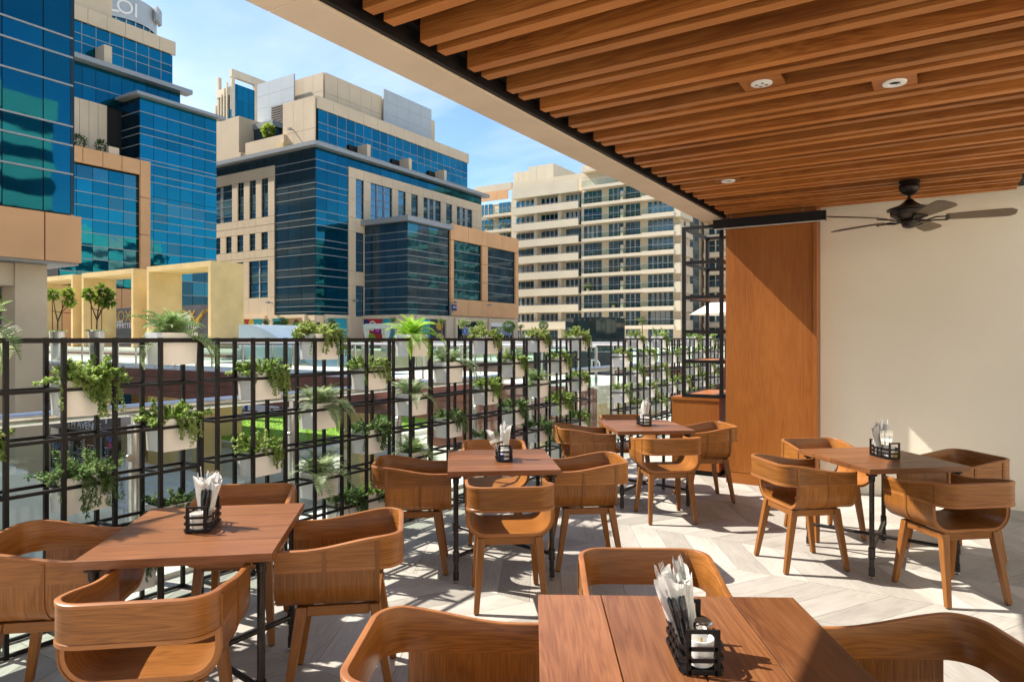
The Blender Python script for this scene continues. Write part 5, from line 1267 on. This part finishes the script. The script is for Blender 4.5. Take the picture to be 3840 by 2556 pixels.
# end face
for k in range(0, 9):
    z0 = 3.5+FH*k
    window(AP, 'X', xe, YA+1.2, YA+2.2, z0+.3, z0+2.6, 1, (.5,), M['glass_apt'], M['cream_b'], .04); window(AP, 'X', xe, YA+5.2, YA+6.2, z0+.3, z0+2.6, 1, (.5,), M['glass_apt'], M['cream_b'], .04)
curtain(AP, 'X', xe+.1, [onX(2590, xe+.1), onX(2605, xe+.1), onX(2621, xe+.1)], lin(.5, 30, 10), M['glass_apt'], .2)
for k in range(9): ubox('side_balcony', M['cream_b'], xe+.02, xe+1.8, YA+15, YA+21, 3.4+FH*k, 4.7+FH*k, AP)
for i, px in enumerate((1828, 1890, 2245, 2390)):
    ub = None
for i, (px, k, sx_) in enumerate(((1826, 6, 1), (1888, 6, 1), (2206, 2, 1), (2400, 0, 1), (2300, 1, .6))):
    yb2 = (YA+3.4-1.3) if px < 1920 else YA-1.4; zb2 = 6.6+FH*k-1.8 if px < 1920 else 3.95+FH*k; x = onY(px, yb2)
    t = thing('balcony_plant', 'leafy plant on %s' % ('the upper left balcony of the apartment block, left one', 'the upper left balcony of the apartment block, right one', 'a middle balcony of the apartment block', 'the lowest right balcony of the apartment block', 'a low balcony above the dark glass pavilion')[i], 'potted plant', T(x, yb2, zb2))
    inst('crown', OLV0, t, T(x, yb2, zb2+.9) @ Matrix.Diagonal((1.0*sx_, .8, .8*sx_, 1))); q_ = MB(); q_.lathe([(0, 0), (.25, 0), (.32, .5), (0, .5)], 10); q_.build('pot', M['concrete'], t, T(x, yb2, zb2))
A2 = thing('far_cream_block', 'cream block with balconies seen through the metal shelf frame', 'building', T(-20, 120, .3))
xa2 = onY(2640, 128.0)
ubox('core', M['cream_b'], xa2, 12, 128, 150, .3, 27, A2)
for k in range(8):
    for a in range(9):
        x = xa2+1.0+4.6*a
        window(A2, 'Y', 128, x, x+2.4, 1.0+FH*k+.5, 3.3+FH*k+.5, 2, (.5,), M['glass_navy'], M['cream_b'], .04)
    ubox('balcony', M['cream'], xa2+.3, 11, 126.6, 127.99, 3.6+FH*k, 4.5+FH*k, A2)
# buildings outside the frame that the glass reflects
for i, (x0, x1, y0_, y1_, h, mt, lb) in enumerate(((28, 60, 60, 100, 26, 'cream_b', 'cream block beyond the right edge of the view'), (35, 70, 8, 45, 34, 'cream', 'tall cream block behind the added bounce wall'), (-130, -90, -70, -30, 38, 'cream_b', 'cream tower behind the viewer to the left'), (-60, -20, -90, -60, 30, 'grey_clad', 'grey block behind the viewer'))):
    t = thing('neighbour_block', lb, 'building', T((x0+x1)/2, (y0_+y1_)/2, 0)); ubox('core', M[mt], x0, x1, y0_, y1_, -5, h, t)
    for k in range(int(h/4)):
        ubox('window_band', M['glass_navy'], x0-.05, x1+.05, y0_-.05, y1_+.05, 1+4*k, 2.8+4*k, t)

# ------------------------------------------------------------------ plaza furniture
def glass_rail(x0, x1, y, z, label, h=1.1, along='X'):
    t = thing('glass_railing', label, 'railing', T((x0+x1)/2, y, z))
    b_ = MB(); b_.tube([(x0, y, z+h), (x1, y, z+h)], .035, 8); b_.build('handrail', M['steel'], t, smooth=True)
    n = max(1, int((x1-x0)/1.5))
    for i in range(n+1):
        x = x0+(x1-x0)*i/n; ubox('post', M['steel'], x-.03, x+.03, y-.03, y+.03, z, z+h-.03, t)
        if i < n: ubox('glass_pane', M['clear'], x+.06, x+(x1-x0)/n-.06, y-.008, y+.008, z+.10, z+h-.14, t)
glass_rail(-69, -34.6, 17.25, .30, 'glass railing along the edge of the west landing')
glass_rail(-34.2, -8.1, 17.15, .30, 'glass railing on the near side of the footbridge')
glass_rail(-34.2, -8.1, 22.2, .30, 'glass railing on the far side of the footbridge')
glass_rail(-27, 10, 33.1, .30, 'glass railing along the east plaza edge'); glass_rail(-95, -27, 56.2, .30, 'glass railing in front of the main building')
# planting bed hedge
hg = MB(); r2 = random.Random(9)
for _ in range(2600):
    x, y, z = r2.uniform(-69, -56), r2.uniform(57.2, 58.6), r2.uniform(.35, 1.15); leaf(hg, Vector((x, y, z)), Vector((r2.uniform(-1, 1), r2.uniform(-1, 1), r2.uniform(-.3, 1))), Vector((0, 0, 1)), .3, .1)
stuff(tag(hg.build('hedge', M['topiary']), 'low clipped hedge in front of the main building', 'hedge'))

BALL = MB(); r2 = random.Random(13)
for _ in range(1300):
    v = Vector((r2.gauss(0, 1), r2.gauss(0, 1), r2.gauss(0, 1))).normalized()*r2.uniform(.72, 1.0); leaf(BALL, v, v+Vector((r2.uniform(-1, 1), r2.uniform(-1, 1), r2.uniform(-1, 1)))*.7, Vector((0, 0, 1)), .22, .07)
BALLM = BALL.mesh('crown', M['topiary'])
OLV = [crown_mesh(40+i, 1.0, 700, .24, .055, M['olive']) for i in range(2)]
def ptree(px, py_c, rad_px, py_base, kind, d, label, pot=True):
    x, y = atD(px, d); zc_ = H+d*(CY-py_c)/F; r = rad_px*d/F; zg = .30
    t = thing('topiary_tree' if kind == 'ball' else 'small_tree', label, 'tree', T(x, y, zg))
    inst('crown', BALLM if kind == 'ball' else OLV[int(px) % 2], t, T(x, y, zc_, px) @ Matrix.Diagonal((r, r, r*.85, 1)))
    b_ = MB(); b_.tube([(0, 0, .5), (.06*r, .03, (zc_-zg)*.6), (0, 0, zc_-zg)], [.09, .06, .04], 7); b_.build('trunk', M['bark'], t, T(x, y, zg))
    q_ = MB(); q_.lathe([(0, 0), (.42, 0), (.52, .75), (.46, .75), (.44, .62), (0, .62)], 16); q_.build('pot', M['concrete'], t, T(x, y, zg), smooth=True)
TR = [(1043, 1222, 20, 'ball', 58, 'clipped ball tree left of the woman poster'), (1118, 1226, 22, 'ball', 56, 'clipped ball tree in front of the woman poster'), (1070, 1204, 24, 'olive', 62, 'loose small tree between the two clipped ball trees'), (1160, 1212, 22, 'olive', 60, 'loose small tree under the dark corner glass'), (1195, 1224, 18, 'ball', 60, 'clipped ball tree below the blue corner glass'), (1238, 1208, 24, 'olive', 62, 'loose small tree before the plain turquoise poster'), (1002, 1208, 20, 'olive', 66, 'loose small tree beside the grey skylight'),
      (1470, 1200, 18, 'olive', 70, 'small tree right of the white draped gazebo'), (1655, 1204, 20, 'olive', 66, 'small tree before the half dark poster'), (1738, 1212, 26, 'olive', 72, 'small tree before the left blue-lettered shop'), (1812, 1214, 26, 'olive', 72, 'small tree between the two blue-lettered shops'), (1908, 1224, 24, 'ball', 66, 'clipped ball tree right of the blue-lettered shops'), (1952, 1225, 15, 'olive', 66, 'thin small tree left of the round-headed ball tree'), (2038, 1220, 18, 'ball', 60, 'clipped ball tree before the apartment block'), (2408, 1200, 14, 'olive', 90, 'small leafy tree below the apartment balconies')]
for px, pyc, rp, kind, d, lb in TR: ptree(px, pyc, rp, 0, kind, d, lb)
# frangipani trees in steel pots
def frangipani(px, d, seed, heads, label):
    x, y = atD(px, d); B0 = T(x, y, .301)
    t = thing('potted_frangipani', label, 'tree', B0)
    q_ = MB(); q_.lathe([(0, 0), (.29, 0), (.43, 1.72), (.40, 1.74), (.38, 1.66), (0, 1.66)], 24); q_.build('pot', M['steel_pot'], t, B0, smooth=True)
    s_ = MB(); s_.lathe([(0, 1.665), (.37, 1.668)], 16); s_.build('soil', M['soil'], t, B0)
    r = random.Random(seed)
    u_ = MB()
    for _ in range(160):
        a = r.uniform(0, 6.28); q = r.uniform(.05, .42); leaf(u_, Vector((q*math.cos(a), q*math.sin(a), 1.68)), Vector((math.cos(a), math.sin(a), r.uniform(.2, 1.2))), Vector((0, 0, 1)), .2, .04)
    u_.build('underplanting', M['olive'], t, B0)
    for sx_ in (-.28, .28): b_ = MB(); b_.tube([(sx_*CS, sx_*SN, 1.6), (sx_*CS*1.05, sx_*SN*1.05, 3.55)], .028, 6); b_.build('stake', M['stake'], t, B0)
    b_ = MB(); b_.tube([(-.34*CS, -.34*SN, 2.95), (.34*CS, .34*SN, 2.85)], .02, 5); b_.build('tie', M['bark'], t, B0)
    for (hx_, hz_, hr) in heads:
        b_ = MB(); b_.tube([(0, 0, 1.6), (.06, 0, 2.3), (hx_*.4*CS-.03, hx_*.4*SN, 2.9), (hx_*CS, hx_*SN, hz_-hr*.4)], [.045, .04, .03, .022], 7); b_.build('branch', M['bark'], t, B0, smooth=True)
        lf_ = MB()
        for _ in range(130):
            v = Vector((r.gauss(0, 1), r.gauss(0, 1), r.gauss(.15, .8))).normalized(); o = v*hr*r.uniform(.10, .5); leaf(lf_, o, v+Vector((0, 0, -.15)), Vector((0, 0, 1)), hr*.58, hr*.12)
        lf_.build('leaf_head', M['tree'], t, B0 @ Matrix.Translation((hx_*CS, hx_*SN, hz_)))
frangipani(215, 40.7, 1, ((-.25, 3.95, .50), (.62, 4.05, .48), (.72, 3.5, .5)), 'frangipani tree in a tall steel pot, left of the pair before the portals')
frangipani(362, 37.5, 2, ((-.45, 3.75, .48), (.30, 4.0, .46), (.25, 3.45, .5), (.72, 3.30, .5), (.78, 3.75, .34)), 'frangipani tree in a tall steel pot, right of the pair before the portals')
frangipani(-28, 34, 3, ((.2, 3.3, .5), (.62, 2.9, .5)), 'frangipani tree cut by the left edge of the view')
# grey curved skylight
sk = thing('curved_skylight', 'grey-blue curved skylight shell beyond the footbridge', 'skylight', T(-32, 26, -1))
ysk = 26.5; xk0, xk1 = onY(895, ysk), onY(1178, ysk)
b_ = MB(); n = 22; top_ = []
for i in range(n+1):
    u = i/n; px = 895+(1178-895)*u; py = 1216+170*max(0, (u-.12)/.88)**1.55; top_.append((onY(px, ysk), zY(px, py, ysk)))
for i in range(n):
    (xa_, za), (xb_, zb2) = top_[i], top_[i+1]
    b_.poly([(xa_, ysk, za), (xb_, ysk, zb2), (xb_, ysk+4, zb2), (xa_, ysk+4, za)]); b_.poly([(xa_, ysk, .15), (xb_, ysk, .15), (xb_, ysk, zb2), (xa_, ysk, za)])
b_.poly([(xk0, ysk+4, .15), (xk0, ysk, .15), (xk0, ysk, top_[0][1]), (xk0, ysk+4, top_[0][1])])
b_.build('shell', M['skylight'], sk); [ubox('column', M['steel'], x, x+.25, ysk+3.4, ysk+3.65, -5, .14, sk) for x in (xk0+.4, xk1-1.2)]
# white draped gazebo
gz = thing('draped_gazebo', 'white draped square gazebo in front of the candy poster', 'gazebo', T(*atD(1420, 64), .3))
gx0, gy = atD(1374, 64); gx1, gy1 = atD(1466, 64); gx1 = gx0+2.6; ztop_ = H+64*(CY-1214)/F
for x in (gx0, gx1):
    for y in (gy, gy+2.4):
        ubox('post', M['white_metal'], x, x+.08, y, y+.08, .3, ztop_, gz)
        b_ = MB()
        for k in range(8):
            z0, z1 = .3+(ztop_-.35)*k/8, .3+(ztop_-.35)*(k+1)/8; w0 = .10+.22*abs(k-3.5)/3.5; w1 = .10+.22*abs(k-2.5)/3.5; w0, w1 = w0*1.2, w1*1.2
            b_.poly([(x-w0, y-.05, z0), (x+w0, y-.05, z0), (x+w1, y-.05, z1), (x-w1, y-.05, z1)]); b_.poly([(x-w1, y+.09, z1), (x+w1, y+.09, z1), (x+w0, y+.09, z0), (x-w0, y+.09, z0)])
        b_.build('curtain', M['curtain'], gz)
ubox('valance', M['curtain'], gx0-.1, gx1+.2, gy-.12, gy+2.6, ztop_-.45, ztop_, gz)
# dark glass pavilion
pv = thing('dark_glass_pavilion', 'dark glass pavilion in front of the apartment block', 'pavilion', T(*atD(2232, 70), .3))
pvp = [atD(2120, 74), atD(2150, 70), atD(2235, 68.5), atD(2310, 69.5), atD(2343, 72)]
for i in range(4):
    (xa_, ya_), (xb_, yb_) = pvp[i], pvp[i+1]; n = 4
    for k in range(n):
        f0, f1 = k/n+.01, (k+1)/n-.01; P = [(xa_+(xb_-xa_)*f, ya_+(yb_-ya_)*f) for f in (f0, f1)]
        b_ = MB(); q = [(P[0][0], P[0][1]), (P[1][0], P[1][1])]; b_.poly([(*q[0], .3), (*q[1], .3), (*q[1], 3.75), (*q[0], 3.75)]); b_.poly([(*q[1], 3.75), (*q[0], 3.75), (q[0][0]-.05, q[0][1]+.06, 3.75), (q[1][0]-.05, q[1][1]+.06, 3.75)])
        b_.build('glass_panel', M['glass_black'], pv)
b_ = MB(); b_.poly([(x, y, 3.70) for x, y in pvp+[atD(2343, 80), atD(2120, 80)]]); b_.poly([(x, y, 3.65) for x, y in pvp+[atD(2343, 80), atD(2120, 80)]]); b_.build('roof', M['louvre'], pv)
b_ = MB(); rp = [atD(2343, 80), atD(2120, 80)]; b_.poly([(*rp[0], .3), (*rp[1], .3), (*rp[1], 3.64), (*rp[0], 3.64)]); b_.build('rear_wall', M['dark'], pv)
# dark sign wall with the letter D
dw = thing('dark_sign_wall', 'dark wall with white letters seen between the planter screens', 'sign', T(*atD(2225, 27), .0))
yd = 26.0; xd0, xd1 = onY(2000, yd), onY(2300, yd)
ubox('wall', M['poster_dark'], xd0, xd1, yd, yd+.3, -.9, zY(2200, 1318, yd), dw); text('D', .68, TXY(onY(2234, yd), yd-.02, zY(2234, 1370, yd)), M['white_p'], dw); ubox('support', M['concrete'], xd0, xd1, yd+.02, yd+.28, -5, -.92, dw)
# far parasol on the terrace
ux, uy = -4.3, 17.3
pa_ = thing('parasol', 'white parasol seen behind the metal shelf frame', 'parasol', T(ux, uy, 0))
b_ = MB(); n = 8
for k in range(n):
    a, c_ = 2*math.pi*k/n, 2*math.pi*(k+1)/n; P0, P1 = (ux+1.25*math.cos(a), uy+1.25*math.sin(a), 2.22), (ux+1.25*math.cos(c_), uy+1.25*math.sin(c_), 2.22); Q0, Q1 = (ux+.5*math.cos(a), uy+.5*math.sin(a), 2.62), (ux+.5*math.cos(c_), uy+.5*math.sin(c_), 2.62)
    b_.poly([P0, P1, Q1, Q0]); b_.poly([Q0, Q1, (ux, uy, 2.82)])
b_.build('canopy', M['umbrella'], pa_); b_ = MB(); b_.tube([(ux, uy, .04), (ux, uy, 2.8)], .028, 8); b_.build('pole', M['steel'], pa_)
# people on the lower plaza
def person(px, d, zg, sit, shirt, label):
    x, y = atD(px, d); B0 = T(x, y, zg, rnd.uniform(0, 6)); o = thing('person', label, 'person', B0)
    if sit: V = [((0, 0, .50), .15), ((0, .02, .75), .15), ((0, .02, 1.0), .15), ((0, .03, 1.08), .06), ((0, .05, 1.20), .10), ((0, .05, 1.29), .085), ((.09, 0, .50), .09), ((.12, .42, .50), .07), ((.12, .42, .06), .045), ((.12, .55, .04), .045), ((-.09, 0, .50), .09), ((-.12, .42, .50), .07), ((-.12, .42, .06), .045), ((-.12, .55, .04), .045), ((.20, .02, .98), .06), ((.25, .1, .72), .045), ((.15, .32, .62), .035), ((-.20, .02, .98), .06), ((-.25, .1, .72), .045), ((-.15, .32, .62), .035)]
    else: V = [((0, 0, .92), .14), ((0, 0, 1.15), .13), ((0, 0, 1.40), .15), ((0, .01, 1.50), .06), ((0, .02, 1.63), .095), ((0, .02, 1.72), .08), ((.09, 0, .88), .09), ((.10, .03, .48), .065), ((.11, 0, .06), .045), ((.12, .14, .04), .045), ((-.09, 0, .88), .09), ((-.11, -.03, .48), .065), ((-.12, -.08, .06), .045), ((-.12, .06, .04), .045), ((.20, 0, 1.38), .06), ((.24, 0, 1.10), .045), ((.22, .10, .85), .035), ((-.20, 0, 1.38), .06), ((-.24, 0, 1.10), .045), ((-.22, .08, .85), .035)]
    E = [(0, 1), (1, 2), (2, 3), (3, 4), (4, 5), (0, 6), (6, 7), (7, 8), (8, 9), (0, 10), (10, 11), (11, 12), (12, 13), (2, 14), (14, 15), (15, 16), (2, 17), (17, 18), (18, 19)]
    me = bpy.data.meshes.new('body'); me.from_pydata([v for v, r in V], E, []); b_ = bpy.data.objects.new('body', me); link(b_, o, B0)
    sk_ = b_.modifiers.new('skin', 'SKIN'); me.skin_vertices.new() if not me.skin_vertices else None
    for i, (v, r) in enumerate(V): me.skin_vertices[0].data[i].radius = (r, r*.8)
    me.skin_vertices[0].data[0].use_root = True
    b_.modifiers.new('subsurf', 'SUBSURF').levels = 1
    m_, n__, bs = mat_new('clothes_'+shirt[0]); g_ = nd(n__, 'ShaderNodeTexCoord'); s_ = nd(n__, 'ShaderNodeSeparateXYZ'); n__.links.new(g_.outputs['Object'], s_.inputs[0])
    mr_ = nd(n__, 'ShaderNodeMapRange'); mr_.inputs['From Max'].default_value = 1.8; n__.links.new(s_.outputs[2], mr_.inputs[0])
    k_ = (.62 if sit else .93)/1.8; h_ = (1.07 if sit else 1.49)/1.8; h2 = (1.25 if sit else 1.68)/1.8
    r_ = ramp(n__, mr_.outputs[0], [(0, (.03, .03, .05)), (k_, shirt[1]), (h_, (.38, .20, .12)), (h2, (.02, .012, .008))]); r_.node.color_ramp.interpolation = 'CONSTANT'
    n__.links.new(r_, bs.inputs['Base Color']); me.materials.append(m_)
def bench(px, d, label):
    x, y = atD(px, d); t = thing('plaza_bench', label, 'bench', T(x, y, -5, YAW)); 
    for nm, a in (('seat', (-.9, .9, -.22, .22, .42, .48)), ('leg', (-.8, -.7, -.18, .18, 0, .419)), ('leg', (.7, .8, -.18, .18, 0, .419))): wbox(nm, M['fascia'], *a, t, T(x, y, -5, YAW))
person(720, 72, -5, False, ('navy', (.02, .03, .09)), 'person standing in dark navy clothes under the footbridge'); person(742, 73, -5, False, ('grey', (.05, .05, .06)), 'person standing in grey clothes beside the one in navy')
bench(925, 58, 'plain bench at the edge of the lawn, left'); bench(1052, 60, 'plain bench at the edge of the lawn, right')
person(925, 58, -5, True, ('blue', (.02, .06, .32)), 'person seated in a blue shirt at the edge of the lawn'); person(1052, 60, -5, True, ('white', (.45, .45, .5)), 'person seated in a pale shirt near the lawn')
